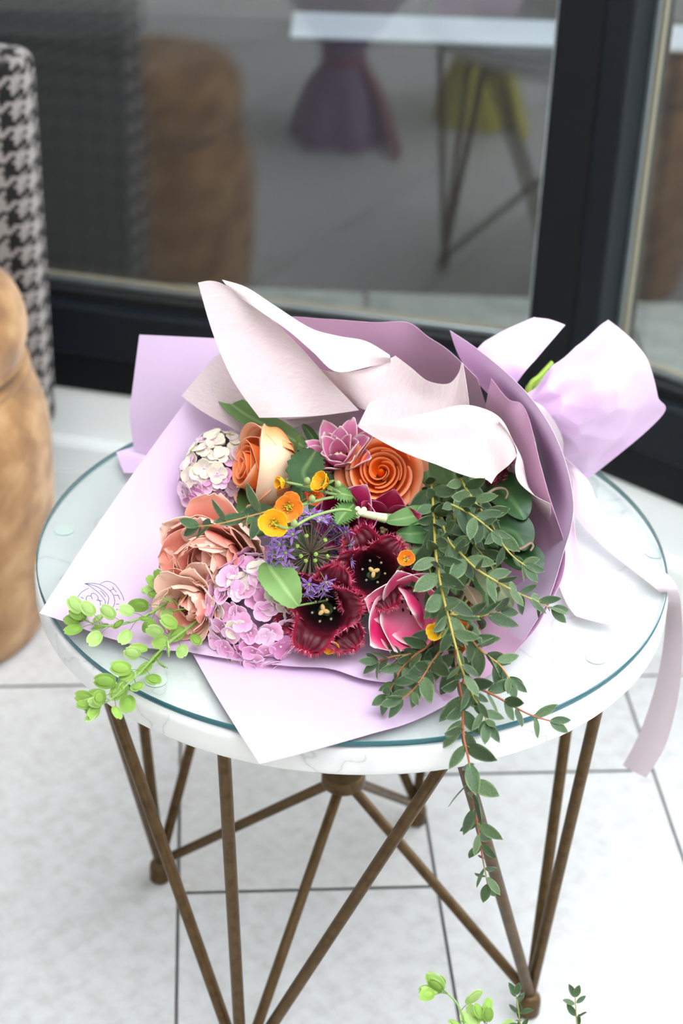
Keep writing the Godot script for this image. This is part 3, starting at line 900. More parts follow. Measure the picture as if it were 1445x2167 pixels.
	wpart("tissue_sheet", sheet([
		[V(0, 0.6779, 0.044), V(0.0302, 0.6889, 0.0498), V(0.0613, 0.6969, 0.0482), V(0.0905, 0.7019, 0.0411), V(0.1103, 0.6999, 0.0421), V(0.1259, 0.6919, 0.0437), V(0.1353, 0.6809, 0.0544), V(0.1413, 0.6679, 0.0693)],
		[V(0.0098, 0.6759, 0.0528), V(0.0347, 0.6819, 0.0567), V(0.0616, 0.6869, 0.0578), V(0.0866, 0.6899, 0.0536), V(0.1055, 0.6889, 0.0538), V(0.1192, 0.6829, 0.0549), V(0.128, 0.6729, 0.0621), V(0.134, 0.6609, 0.0744)],
		[V(0.0247, 0.6719, 0.0618), V(0.0456, 0.6719, 0.0637), V(0.0664, 0.6719, 0.0648), V(0.0853, 0.6719, 0.0634), V(0.102, 0.6719, 0.0648), V(0.1126, 0.6689, 0.0646), V(0.1201, 0.6619, 0.0687), V(0.1246, 0.6519, 0.0761)],
		[V(0.0343, 0.6699, 0.0678), V(0.0519, 0.6659, 0.0748), V(0.0688, 0.6609, 0.0765), V(0.0877, 0.6559, 0.0815), V(0.1024, 0.6529, 0.0844), V(0.1088, 0.6519, 0.0831), V(0.1152, 0.6499, 0.0825), V(0.1193, 0.6479, 0.0854)]], 34, 20), M.tissue, t)
	wpart("tissue_sheet", sheet([
		[V(0.1218, 0.6959, 0.0515), V(0.1333, 0.6839, 0.0557), V(0.141, 0.6719, 0.0679), V(0.1396, 0.6609, 0.0782), V(0.1434, 0.6499, 0.0838), V(0.1577, 0.6379, 0.0855), V(0.1726, 0.6319, 0.0891)],
		[V(0.1286, 0.6809, 0.0417), V(0.1386, 0.6689, 0.0454), V(0.1477, 0.6559, 0.0518), V(0.1501, 0.6439, 0.0562), V(0.1546, 0.6339, 0.064), V(0.1642, 0.6239, 0.0713), V(0.1747, 0.6159, 0.0819)],
		[V(0.1351, 0.6559, 0.0221), V(0.1447, 0.6439, 0.022), V(0.1534, 0.6309, 0.0247), V(0.1573, 0.6179, 0.0279), V(0.1607, 0.6079, 0.0346), V(0.1679, 0.5979, 0.0428), V(0.1758, 0.5919, 0.0589)]], 24, 14), M.tissue, t)
	wpart("tissue_sheet", sheet([
		[V(-0.1648, 0.6639, -0.0298), V(-0.1493, 0.6819, -0.0373), V(-0.1342, 0.6999, -0.0416), V(-0.1231, 0.7059, -0.0402)],
		[V(-0.1429, 0.6579, -0.0108), V(-0.128, 0.6709, -0.0172), V(-0.1132, 0.6829, -0.0236), V(-0.1004, 0.6859, -0.0283)],
		[V(-0.1163, 0.6459, -0.0047), V(-0.1015, 0.6519, -0.0131), V(-0.0866, 0.6559, -0.0207), V(-0.0694, 0.6579, -0.0277)],
		[V(-0.0967, 0.6339, -0.0071), V(-0.0793, 0.6359, -0.012), V(-0.06, 0.6379, -0.0236), V(-0.0338, 0.6409, -0.0341)]], 18, 16), M.tissue, t)
	wpart("tissue_sheet", sheet([
		[V(-0.0956, 0.6409, -0.0247), V(-0.069, 0.6459, -0.024), V(-0.0382, 0.6509, -0.0244), V(-0.0075, 0.6559, -0.0267)],
		[V(-0.0876, 0.6209, -0.0435), V(-0.0606, 0.6239, -0.0428), V(-0.0338, 0.6259, -0.0449), V(-0.0024, 0.6309, -0.0456)],
		[V(-0.0696, 0.6009, -0.0484), V(-0.047, 0.6039, -0.0493), V(-0.0244, 0.6059, -0.052), V(0.0072, 0.6109, -0.0547)]], 16, 10), M.tissue, t)
	# ribbon tied at the neck: two tails
	var r := thing("ribbon", "pale pink satin ribbon, one tail on the glass, one over the edge", "ribbon", Vector3.ZERO)
	wpart("ribbon_tail", sheet([
		[V(0.2071, 0.5659, -0.0976), V(0.2111, 0.5709, -0.0751), V(0.213, 0.5709, -0.0567)],
		[V(0.2015, 0.5559, -0.0451), V(0.2072, 0.5539, -0.0355), V(0.2111, 0.5559, -0.021)],
		[V(0.1977, 0.5379, -0.0044), V(0.2061, 0.5359, 0.0004), V(0.2137, 0.5379, 0.009)],
		[V(0.191, 0.5319, 0.0488), V(0.2053, 0.5319, 0.0559), V(0.2196, 0.5359, 0.0666)],
		[V(0.1951, 0.5309, 0.0919), V(0.2135, 0.5319, 0.096), V(0.2318, 0.5339, 0.1001)],
		[V(0.2023, 0.5309, 0.1157), V(0.2226, 0.5309, 0.1248), V(0.2442, 0.5329, 0.133)]], 10, 40), M.ribbon, r)
	wpart("ribbon_tail", sheet([
		[V(0.2013, 0.5779, -0.0979), V(0.2054, 0.5819, -0.0854), V(0.2094, 0.5819, -0.0781)],
		[V(0.2096, 0.5619, -0.0794), V(0.2186, 0.5659, -0.0703), V(0.2299, 0.5639, -0.0699)],
		[V(0.214, 0.5459, -0.0403), V(0.2274, 0.5499, -0.032), V(0.2423, 0.5479, -0.0319)],
		[V(0.2394, 0.5349, 0.0025), V(0.254, 0.5389, 0.0087), V(0.2696, 0.5379, 0.0078)],
		[V(0.2656, 0.5319, 0.0415), V(0.2793, 0.5349, 0.0452), V(0.293, 0.5339, 0.0428)],
		[V(0.2831, 0.5299, 0.0677), V(0.2922, 0.5309, 0.067), V(0.3017, 0.5299, 0.0625)],
		[V(0.3059, 0.4758, 0.01), V(0.31, 0.4841, 0.022), V(0.3161, 0.4871, 0.03)],
		[V(0.3095, 0.4239, 0.008), V(0.3171, 0.4303, 0.018), V(0.3249, 0.4352, 0.026)],
		[V(0.3076, 0.3716, 0.008), V(0.3179, 0.376, 0.018), V(0.3281, 0.3791, 0.026)],
		[V(0.2994, 0.3173, 0.008), V(0.3114, 0.3185, 0.018), V(0.3237, 0.3182, 0.026)],
		[V(0.2871, 0.2736, 0.008), V(0.2975, 0.2736, 0.018), V(0.3091, 0.2733, 0.026)]], 10, 70), M.ribbon, r)
	wpart("ribbon_band", sheet([
		[V(0.1547, 0.6509, -0.0678), V(0.1692, 0.6509, -0.0515), V(0.1841, 0.6259, -0.0688), V(0.198, 0.5909, -0.0955), V(0.206, 0.5459, -0.1395)],
		[V(0.16, 0.6539, -0.0702), V(0.175, 0.6539, -0.0539), V(0.1906, 0.6279, -0.0723), V(0.2047, 0.5919, -0.099), V(0.2125, 0.5419, -0.1431)]], 20, 6), M.ribbon, r)

func printed_mark(lp: PackedVector3Array, w: Node3D) -> void:   # a line drawing printed on the flap
	var a := Acc.new()
	for line: Array in [
		[V(-0.2355, 0.5379, 0.1197), V(-0.2411, 0.5379, 0.1253), V(-0.2436, 0.5379, 0.1315), V(-0.2433, 0.5379, 0.1374), V(-0.2409, 0.5379, 0.144), V(-0.2371, 0.5379, 0.1496)],
		[V(-0.2356, 0.5379, 0.134), V(-0.2361, 0.5379, 0.1303), V(-0.2348, 0.5379, 0.1279), V(-0.2323, 0.5379, 0.1278), V(-0.2324, 0.5379, 0.1255), V(-0.2302, 0.5379, 0.1244), V(-0.2275, 0.5379, 0.126), V(-0.2258, 0.5379, 0.1289), V(-0.2254, 0.5379, 0.1315), V(-0.2235, 0.5379, 0.1332), V(-0.2227, 0.5379, 0.1376)],
		[V(-0.2323, 0.5379, 0.1278), V(-0.2306, 0.5379, 0.131)],
		[V(-0.2271, 0.5379, 0.1319), V(-0.2254, 0.5379, 0.1315), V(-0.2222, 0.5379, 0.1322)],
		[V(-0.2395, 0.5379, 0.1159), V(-0.2344, 0.5379, 0.1175), V(-0.2267, 0.5379, 0.1226), V(-0.2225, 0.5379, 0.127), V(-0.219, 0.5379, 0.1319), V(-0.219, 0.5379, 0.1361), V(-0.2177, 0.5379, 0.1399)],
		[V(-0.2395, 0.5379, 0.1159), V(-0.2332, 0.5379, 0.1159), V(-0.2274, 0.5379, 0.1171), V(-0.2216, 0.5379, 0.1207), V(-0.2168, 0.5379, 0.1266), V(-0.2164, 0.5379, 0.1328), V(-0.217, 0.5379, 0.1383)],
		[V(-0.2395, 0.5379, 0.1159), V(-0.2314, 0.5379, 0.1138), V(-0.2242, 0.5379, 0.1145), V(-0.2185, 0.5379, 0.1174), V(-0.2139, 0.5379, 0.1218), V(-0.2114, 0.5379, 0.128), V(-0.2107, 0.5379, 0.1333), V(-0.2117, 0.5379, 0.1388)],
		[V(-0.2247, 0.5379, 0.1205), V(-0.2221, 0.5379, 0.1231), V(-0.2195, 0.5379, 0.1268)],
		[V(-0.2259, 0.5379, 0.1131), V(-0.2222, 0.5379, 0.1098), V(-0.2183, 0.5379, 0.109), V(-0.2131, 0.5379, 0.1111), V(-0.2079, 0.5379, 0.1175), V(-0.2045, 0.5379, 0.1235), V(-0.2031, 0.5379, 0.1282)],
		[V(-0.2039, 0.5379, 0.1352), V(-0.2061, 0.5379, 0.1388), V(-0.2084, 0.5379, 0.1409)],
		[V(-0.2166, 0.5379, 0.1188), V(-0.2142, 0.5379, 0.1169), V(-0.2133, 0.5379, 0.1164)],
		[V(-0.2145, 0.5379, 0.1144), V(-0.2133, 0.5379, 0.1167), V(-0.2106, 0.5379, 0.1192)],
		[V(-0.2124, 0.5379, 0.1233), V(-0.209, 0.5379, 0.123)],
		[V(-0.2091, 0.5379, 0.1223), V(-0.2066, 0.5379, 0.1276)],
		[V(-0.2093, 0.5379, 0.134), V(-0.2064, 0.5379, 0.1332)],
		[V(-0.241, 0.5379, 0.1306), V(-0.2383, 0.5379, 0.1315)]]:
		var path := curve(line, line.size() * 4)
		for k in path.size():   # lay the stroke on the paper
			path[k] = path[k] + Vector3(0, surface_height(lp, 30, path[k]) + 0.0004 - path[k].y, 0)
		a.tube(path, 0.0003, 0.0003, 4, Color.WHITE)
	wpart("printed_logo", a.mesh(), M.ink, w)

func surface_height(p: PackedVector3Array, nu: int, at: Vector3) -> float:
	for b in p.size() / nu - 1:
		for a in nu - 1:
			var k := b * nu + a
			for tri: Array in [[k, k + 1, k + nu], [k + 1, k + nu + 1, k + nu]]:
				var q0 := p[tri[0]]
				var e1 := p[tri[1]] - q0
				var e2 := p[tri[2]] - q0
				var det := e1.x * e2.z - e1.z * e2.x
				if absf(det) < 1e-12:
					continue
				var u := ((at.x - q0.x) * e2.z - (at.z - q0.z) * e2.x) / det
				var w := (e1.x * (at.z - q0.z) - e1.z * (at.x - q0.x)) / det
				if u >= 0.0 and w >= 0.0 and u + w <= 1.0:
					return q0.y + e1.y * u + e2.y * w
	return at.y
# ------------------------------------------------------------------ flowers
var NECK := V(0.1778, 0.5879, -0.1337)

# a stem from a flower's base down into the tie, as a part
func stem_to_neck(o: Node3D, from: Vector3, axis: Vector3, r: float, col: Color, seed_: int) -> void:
	var rng := RandomNumberGenerator.new()
	rng.seed = seed_
	var to := NECK + Vector3(rng.randf_range(-0.014, 0.014), rng.randf_range(-0.014, 0.014), rng.randf_range(-0.014, 0.014))
	var a := from - axis * 0.025
	var mid := from.lerp(to, 0.5) - Vector3(0, 0.018, 0)
	mid.y = maxf(mid.y, TOP + 0.022)
	a.y = maxf(a.y, TOP + 0.014)
	wpart("stem", tube_mesh(curve([from, a, mid, to], 12), r, r * 1.2, 7, col), M.stem, o)

func tie_path(first: Vector3) -> PackedVector3Array:   # from a stem's lower end, under the blooms, to the tie
	var a := first.lerp(NECK, 0.22)
	var b := first.lerp(NECK, 0.55)
	a.y = minf(a.y - 0.012, lerpf(first.y, TOP + 0.03, 0.8))
	b.y = TOP + 0.030
	return curve([first, a, b, NECK], 16)

func rose(label: String, at: Vector3, axis: Vector3, R: float, spin: float, c_in: Color, c_out: Color, c_back: Color, seed_: int, outer := 11, wrap := 1.0, flare := 1.0, tall := 1.0, shell := false) -> void:
	var o := thing("rose", label, "flower", at, "garden roses")
	var f := frame_of(Vector3.ZERO, axis, spin)
	var rng := RandomNumberGenerator.new()
	rng.seed = seed_
	var heart := 9
	var n := heart + outer
	for k in n:
		var inner := k < heart
		var q := float(k) / (heart - 1) if inner else float(k - heart) / maxf(1.0, outer - 1)
		var phi := k * 2.3999 + rng.randf_range(-0.25, 0.25)
		var rt := R * (lerpf(0.09, 0.52, q) if inner else lerpf(0.56, 0.86, q))
		var rb := rt * (0.52 if inner else lerpf(0.50, 0.32, q)) + 0.0008
		var zt := R * (lerpf(1.10, 1.06, q) if inner else lerpf(1.04, 0.70, q)) + R * rng.randf_range(-0.05, 0.05)
		var zb := R * (lerpf(0.62, 0.50, q) if inner else lerpf(0.45, 0.02, minf(1.0, q * 1.4)))
		var span := lerpf(3.8, 2.9, q) if inner else lerpf(2.6, 2.1, q) * wrap
		var lip := R * (0.09 if inner else lerpf(0.16, 0.34, q) * flare) * rng.randf_range(0.75, 1.25)
		var peak := rng.randf_range(0.02, 0.12) * R * (0.3 if inner else 1.0)
		rt *= rng.randf_range(0.96, 1.04)
		var nu := 13
		var nv := 12
		var p := PackedVector3Array()
		var cc := PackedColorArray()
		var base := c_in.lerp(c_out, 0.2 * q if inner else 0.2 + 0.5 * q)
		var pale := 0.0 if inner else q
		for b in nv:
			var t := float(b) / (nv - 1)
			for a in nu:
				var u := 2.0 * a / (nu - 1) - 1.0
				var wide := 0.45 + 0.55 * sin(PI * minf(0.62, t * 0.62))
				var ang := phi + u * span * 0.5 * wide
				var belly := sin(PI * t) * R * (0.06 if inner else 0.13)
				var edge := pow(absf(u), 3.0)
				var r := lerpf(rb, rt, pow(t, 0.8)) + belly + lip * pow(t, 5.0) * (1.0 - 0.3 * edge) + (0.075 if inner else 0.05) * R * u
				var z := lerpf(zb, zt, t) - lip * 0.75 * pow(t, 7.0) - (zt - zb) * (0.16 if inner else 0.34) * edge * t + peak * pow(t, 6.0) * (1.0 - absf(u))
				r += 0.0004 * sin(u * 5.0 + k) * t
				p.append(f * Vector3(cos(ang) * r, z * tall, sin(ang) * r))
				var col := base.lerp(c_back, 0.8 * pow(1.0 - t, 1.4) * pale)
				cc.append(col.lerp(c_back, (0.35 if inner else 0.75) * smoothstep(0.82, 1.0, t)))
		var acc := Acc.new()
		acc.grid(p, nu, nv, 0.0005, cc)
		part("petal", acc.mesh(), M.petal, o)
	var bud := Acc.new()
	bud.ball(f * Vector3(0, R * 0.62 * tall, 0), Vector3(R * 0.10, R * 0.42 * tall, R * 0.10), 7, c_in, f.basis)
	part("bud_core", bud.mesh(), M.petal, o)
	if shell:   # broad smooth guard petals, the palest turned to the viewer
		var eye := f.basis.inverse() * toward
		var facing := atan2(eye.z, eye.x)
		for k in 4:
			var p := PackedVector3Array()
			var cc := PackedColorArray()
			var size: float = [1.04, 1.0, 0.98, 0.92][k]
			var phi: float = facing + [0.1, 1.9, -1.8, PI][k]
			for b in 14:
				var t := b / 13.0
				for a in 17:
					var u := a / 8.0 - 1.0
					var ang := phi + u * 1.32 * (0.5 + 0.5 * sin(PI * minf(0.6, 0.15 + t * 0.6)))
					var r := R * size * (0.30 + 0.62 * sin(PI * 0.5 * minf(1.0, t * 1.5)) + 0.10 * t) - 0.05 * R * smoothstep(0.7, 1.0, t) + 0.10 * R * smoothstep(0.88, 1.0, t)
					var z := R * tall * (0.02 + (0.98 - 0.05 * k) * t) - R * 0.34 * pow(absf(u), 2.6) * t
					p.append(f * Vector3(cos(ang) * r, z, sin(ang) * r))
					var blush := c_out.lerp(c_back, smoothstep(0.0, 0.4, t) * (1.0 - smoothstep(0.35, 1.0, absf(u - 0.1))) * (1.0 if k == 0 else 0.35))
					cc.append(blush.lerp(c_in, 0.5 * smoothstep(0.4, 1.0, -u) * (0.6 if k == 0 else 1.0)).lerp(lin("#fbc4ac"), 0.5 * smoothstep(0.9, 1.0, t)))
			var acc := Acc.new()
			acc.grid(p, 17, 14, 0.0006, cc)
			part("petal", acc.mesh(), M.petal, o)
	for k in 5:
		var acc := Acc.new()
		blade(acc, around(f, TAU * k / 5.0 + 0.4, 1.35, R * 0.08), R * 0.85, R * 0.13, 0.7, 0.9, 0.2, 0.0, -0.5, 0.0, 0.0, lin("#6f8a4c"), lin("#86a05c"), lin("#7d9655"))
		part("sepal", acc.mesh(), M.leaf, o)
	stem_to_neck(o, at, axis, 0.0028, lin("#5d7a41"), seed_)

func peony(label: String, at: Vector3, axis: Vector3, rings: Array, L: float, W: float, seed_: int, tones: Array, heart := 1.0) -> void:
	var o := thing("peony", label, "flower", at, "coral peonies")
	var f := frame_of(Vector3.ZERO, axis, 0.3 * seed_)
	var rng := RandomNumberGenerator.new()
	rng.seed = seed_
	var st := Acc.new()
	for k in 150:
		var a := rng.randf() * TAU
		var r := sqrt(rng.randf()) * 0.011 * heart
		var from := Vector3(cos(a) * r * 0.5, 0.004, sin(a) * r * 0.5)
		var to := Vector3(cos(a) * r * 1.3, L * rng.randf_range(0.34, 0.5), sin(a) * r * 1.3)
		st.tube(PackedVector3Array([f * from, f * from.lerp(to, 0.6), f * to]), 0.0004, 0.0005, 4, lin("#e08a1c"), false)
		st.ball(f * to, Vector3(0.0009, 0.0016, 0.0009), 3, lin(["#f0a020", "#e27c10", "#f7b93a"][k % 3]), f.basis)
	part("stamens", st.mesh(), M.stamen, o)
	for r: Array in rings:   # [count, opening, length share, cup, bend, start angle]
		for k in int(r[0]):
			var acc := Acc.new()
			var tone: Color = tones[rng.randi() % tones.size()]
			var pale := tone.lerp(lin("#ffd9c4"), 0.45)
			var l: float = L * r[2] * rng.randf_range(0.88, 1.1)
			blade(acc, around(f, r[5] + TAU * k / r[0] + rng.randf_range(-0.16, 0.16), r[1] + rng.randf_range(-0.1, 0.1), 0.004), l, W * r[2] * rng.randf_range(0.85, 1.15), 1.25, 0.5, r[3], 0.0, r[4] + rng.randf_range(-0.25, 0.25), rng.randf_range(-0.5, 0.1), 0.035, tone.lerp(lin("#f9b878"), 0.15), tone, pale, 0.0006, 11, 12, rng.randf() * 6.0, rng.randf_range(0.0, 0.08))
			part("petal", acc.mesh(), M.petal, o)
	stem_to_neck(o, at, axis, 0.003, lin("#5d7a41"), seed_)

func floret_mesh(kind: int) -> ArrayMesh:   # four round sepals and a bead, facing +y
	var rng := RandomNumberGenerator.new()
	rng.seed = 300 + kind
	var a := Acc.new()
	var c: Array = [["#f2bedb", "#e6a6cb", "#f9d8ea"], ["#ecaed2", "#dd97c0", "#f3c8e1"], ["#f6d2e6", "#edc0da", "#fbe6f1"], ["#e9e0c6", "#e6d4d0", "#f2ebd8"], ["#e29cc6", "#d486b4", "#ecb6d6"]][kind % 5]
	for k in 4:
		blade(a, around(Transform3D.IDENTITY, TAU * k / 4.0 + rng.randf_range(-0.12, 0.12), 1.28 + rng.randf_range(-0.25, 0.2), 0.0008), 0.0096 * rng.randf_range(0.9, 1.1), 0.0058 * rng.randf_range(0.9, 1.1), 1.15, 0.42, 0.16, 0.0, rng.randf_range(-0.5, 0.25), 0.0, 0.008, lin(c[1]), lin(c[0]), lin(c[2]), 0.0004, 7, 7, rng.randf() * 6.0)
	a.ball(Vector3(0, 0.0008, 0), Vector3(0.0012, 0.0012, 0.0012), 5, lin("#e9d9d2"))
	a.tube(PackedVector3Array([Vector3(0, -0.012, 0), Vector3(0, -0.006, 0.0004), Vector3.ZERO]), 0.0007, 0.0005, 5, lin("#cdbf9c"), false)
	return a.mesh()

func hydrangea(label: String, at: Vector3, axis: Vector3, size: Vector3, count: int, kinds: Array, seed_: int, pale_top := false, grow := 1.0) -> void:
	var o := thing("hydrangea", label, "flower", at, "mauve hydrangea heads")
	var rng := RandomNumberGenerator.new()
	rng.seed = seed_
	var f := frame_of(Vector3.ZERO, axis, 0.0)
	var core := Acc.new()
	core.ball(Vector3.ZERO, size * 0.74, 8, lin("#b98bb2"), f.basis)
	part("flower_head", core.mesh(), M.stem, o)
	for k in count:
		var y := 1.0 - 1.55 * (k + 0.5) / count
		var phi := k * 2.39996
		var dir := Vector3(sqrt(1.0 - y * y) * cos(phi), y, sqrt(1.0 - y * y) * sin(phi))
		dir = (dir + Vector3(rng.randf_range(-0.14, 0.14), rng.randf_range(-0.14, 0.14), rng.randf_range(-0.14, 0.14))).normalized()
		var place := f.basis * (dir * size * rng.randf_range(0.90, 1.04))
		var face := (f.basis * (dir + Vector3(rng.randf_range(-0.35, 0.35), rng.randf_range(-0.2, 0.35), rng.randf_range(-0.35, 0.35)))).normalized()
		var kind: int = kinds[rng.randi() % kinds.size()]
		if pale_top and place.y - place.x * 0.5 > size.x * 0.42 and rng.randf() < 0.8:
			kind = 3
		var s := grow * rng.randf_range(0.86, 1.18)
		var xf := frame_of(place, face, rng.randf() * TAU)
		part("floret", florets[kind * 2 + rng.randi() % 2], M.petal, o, Transform3D(xf.basis * s, place))
	stem_to_neck(o, at, axis, 0.003, lin("#6f8050"), seed_)

func tulip(label: String, at: Vector3, axis: Vector3, specs: Array, L: float, W: float, cols: Array, seed_: int, group := "double pink tulips") -> void:
	# specs: [angle, opening, length share, bend, curl]
	var o := thing("tulip", label, "flower", at, group)
	var rng := RandomNumberGenerator.new()
	rng.seed = seed_
	var f := frame_of(Vector3.ZERO, axis, 0.0)
	for q: Array in specs:
		var acc := Acc.new()
		blade(acc, around(f, -deg_to_rad(q[0]), deg_to_rad(q[1]), 0.004), L * q[2], W * q[2] * rng.randf_range(0.9, 1.1), 1.1, 0.62, 0.42, 0.0, q[3], q[4], 0.012, cols[0], cols[1].lerp(cols[0], rng.randf() * 0.3), cols[2], 0.0006, 11, 12, rng.randf() * 6.0)
		part("petal", acc.mesh(), M.petal, o)
	var st := Acc.new()
	st.tube(PackedVector3Array([f * Vector3.ZERO, f * Vector3(0, 0.008, 0), f * Vector3(0, 0.016, 0)]), 0.003, 0.0026, 8, lin("#d9c79a"))
	for k in 3:
		var a := TAU * k / 3.0
		st.ball(f * Vector3(cos(a) * 0.002, 0.017, sin(a) * 0.002), Vector3(0.0022, 0.0014, 0.0016), 4, lin("#d8c48e"), f.basis)
	for k in 6:
		var a := TAU * k / 6.0 + 0.4
		st.ball(f * Vector3(cos(a) * 0.0075, 0.014, sin(a) * 0.0075), Vector3(0.0011, 0.0045, 0.0011), 4, lin("#2a1418"), f.basis)
	part("stamens", st.mesh(), M.stamen, o)
	stem_to_neck(o, at, axis, 0.0032, lin("#6b8a55"), seed_)

func fringed_tulip(label: String, at: Vector3, axis: Vector3, L: float, W: float, spin: float, open: float, seed_: int, count := 6) -> void:
	var o := thing("fringed_tulip", label, "flower", at, "fringed dark red tulips")
	var rng := RandomNumberGenerator.new()
	rng.seed = seed_
	var f := frame_of(Vector3.ZERO, axis, spin)
	for k in count:
		var acc := Acc.new()
		var xf := around(f, TAU * k / count + rng.randf_range(-0.12, 0.12), open * (1.25 if k % 2 else 0.95) + rng.randf_range(-0.08, 0.08), 0.006)
		var before := acc.v.size()
		var nu := 19
		var nv := 21
		blade(acc, xf, L * rng.randf_range(0.92, 1.08), W, 1.15, 0.36, 0.42, -0.35, 0.75, -1.3 + rng.randf_range(-0.5, 0.3), 0.06, lin("#0d0508"), lin("#560a1c"), lin("#a01a38"), 0.0006, nu, nv, rng.randf() * 6.0, 0.0, 30.0)
		# fringe: fine pale crimson hairs round the upper rim
		var rim: Array[int] = []
		for b in range(8, nv): rim.append(before + b * nu)
		for a in range(1, nu): rim.append(before + (nv - 1) * nu + a)
		for b in range(nv - 2, 7, -1): rim.append(before + b * nu + nu - 1)
		for e in rim.size() - 1:
			for h in 4:
				var p := acc.v[rim[e]].lerp(acc.v[rim[e + 1]], (h + rng.randf()) / 4.0)
				var out := (p - (xf * Vector3(0, L * 0.55, 0))).normalized()
				out = (out + acc.n[rim[e]] * rng.randf_range(-0.5, 0.9) + Vector3(rng.randf_range(-0.5, 0.5), rng.randf_range(-0.5, 0.5), rng.randf_range(-0.5, 0.5))).normalized()
				var tip := p + out * rng.randf_range(0.003, 0.0062)
				var side := out.cross(acc.n[rim[e]]).normalized() * 0.0005
				var col := lin(["#b8284a", "#c64c68", "#d88a9c", "#96183a"][rng.randi() % 4])
				for q in 3:
					var w0 := p + side.rotated(out, TAU * q / 3.0)
					var w1 := p + side.rotated(out, TAU * (q + 1) / 3.0)
					var nn := (w0 + w1 - 2.0 * p).normalized()
					var i0 := acc.add(w0, nn, col)
					acc.add(w1, nn, col)
					acc.add(tip, nn, col)
					acc.i.append_array([i0, i0 + 2, i0 + 1])
		part("petal", acc.mesh(), M.dark_petal, o)
	var st := Acc.new()
	st.tube(PackedVector3Array([f * Vector3.ZERO, f * Vector3(0, 0.010, 0), f * Vector3(0, 0.019, 0)]), 0.0032, 0.0026, 8, lin("#4a3a28"))
	for k in 3:
		var a := TAU * k / 3.0 + 0.5
		st.ball(f * Vector3(cos(a) * 0.0026, 0.0205, sin(a) * 0.0026), Vector3(0.0031, 0.0016, 0.0020), 5, lin("#c9a468"), f.basis * Basis(Vector3.UP, -a))
	part("pistil", st.mesh(), M.stamen, o)
	for k in 6:
		var a := TAU * k / 6.0
		var an := Acc.new()
		an.ball(f * Vector3(cos(a) * 0.0095, 0.017, sin(a) * 0.0095), Vector3(0.0015, 0.0052, 0.0013), 5, lin("#1b1c20"), f.basis)
		an.ball(f * Vector3(cos(a) * 0.0098, 0.0215, sin(a) * 0.0098), Vector3(0.0012, 0.0012, 0.0012), 4, lin("#8f8462"), f.basis)
		part("stamen", an.mesh(), M.stamen, o)
	stem_to_neck(o, at, axis, 0.0032, lin("#6b8a55"), seed_)

func geum(label: String, at: Vector3, axis: Vector3, r: float, cols: Array, stem: Array, seed_: int, open := 1.1, petals := 5) -> void:
	var o := thing("geum_flower", label, "flower", at, "small orange geum flowers")
	var rng := RandomNumberGenerator.new()
	rng.seed = seed_
	var f := frame_of(Vector3.ZERO, axis, rng.randf() * TAU)
	for k in petals:
		var a := Acc.new()
		blade(a, around(f, TAU * k / petals, open + rng.randf_range(-0.15, 0.15), 0.0012), r * rng.randf_range(0.92, 1.08), r * 0.55, 1.35, 0.42, 0.22, 0.0, rng.randf_range(-0.1, 0.4), 0.0, 0.03, lin(cols[0]), lin(cols[1]), lin(cols[2]), 0.0004, 9, 8, rng.randf() * 6.0, 0.05)
		part("petal", a.mesh(), M.petal, o)
	var st := Acc.new()
	for k in 40:
		var a := rng.randf() * TAU
		var q := sqrt(rng.randf())
		var to := Vector3(cos(a) * q * r * 0.36, r * (0.34 - 0.12 * q) * rng.randf_range(0.8, 1.1), sin(a) * q * r * 0.36)
		st.tube(PackedVector3Array([f * (to * 0.2), f * (to * 0.7), f * to]), 0.00018, 0.00018, 3, lin("#b9a428"), false)
		st.ball(f * to, Vector3.ONE * 0.00062, 3, lin(["#d6b020", "#b5941c", "#e6c63c"][k % 3]))
	st.ball(f * Vector3(0, r * 0.10, 0), Vector3.ONE * r * 0.17, 5, lin("#8f9a34"))
	part("stamens", st.mesh(), M.stamen, o)
	for k in 5:
		var a := Acc.new()
		blade(a, around(f, TAU * (k + 0.5) / 5.0, 1.7, 0.001), r * 0.62, r * 0.15, 0.8, 0.9, 0.1, 0.0, -0.4, 0.0, 0.0, lin("#6d8a45"), lin("#86a257"), lin("#7c9850"))
		part("sepal", a.mesh(), M.leaf, o)
	if stem.size() > 0:
		var pts := [at - axis * 0.001]
		pts.append_array(stem)
		pts.append(V(0.0075, 0.6109, 0.0916))
		pts.append(V(0.0223, 0.5759, 0.0517))
		pts.append(NECK + Vector3(rng.randf_range(-0.01, 0.01), -0.01, rng.randf_range(-0.01, 0.01)))
		var bud := Acc.new()
		var by := (stem[0] as Vector3) + V(0.004, 0.006, 0.002)
		bud.ball(by, Vector3(0.0030, 0.0036, 0.0030), 6, lin("#8fa060"))
		bud.tube(PackedVector3Array([stem[0], (stem[0] as Vector3).lerp(by, 0.5), by]), 0.0006, 0.0006, 5, lin("#86a05c"))
		wpart("bud", bud.mesh(), M.stem, o)
		wpart("stem", tube_mesh(curve(pts, 8 * pts.size()), 0.00125, 0.0016, 7, lin("#86a05c")), M.stem, o)
	else:
		stem_to_neck(o, at, axis, 0.0013, lin("#7f9a56"), seed_)

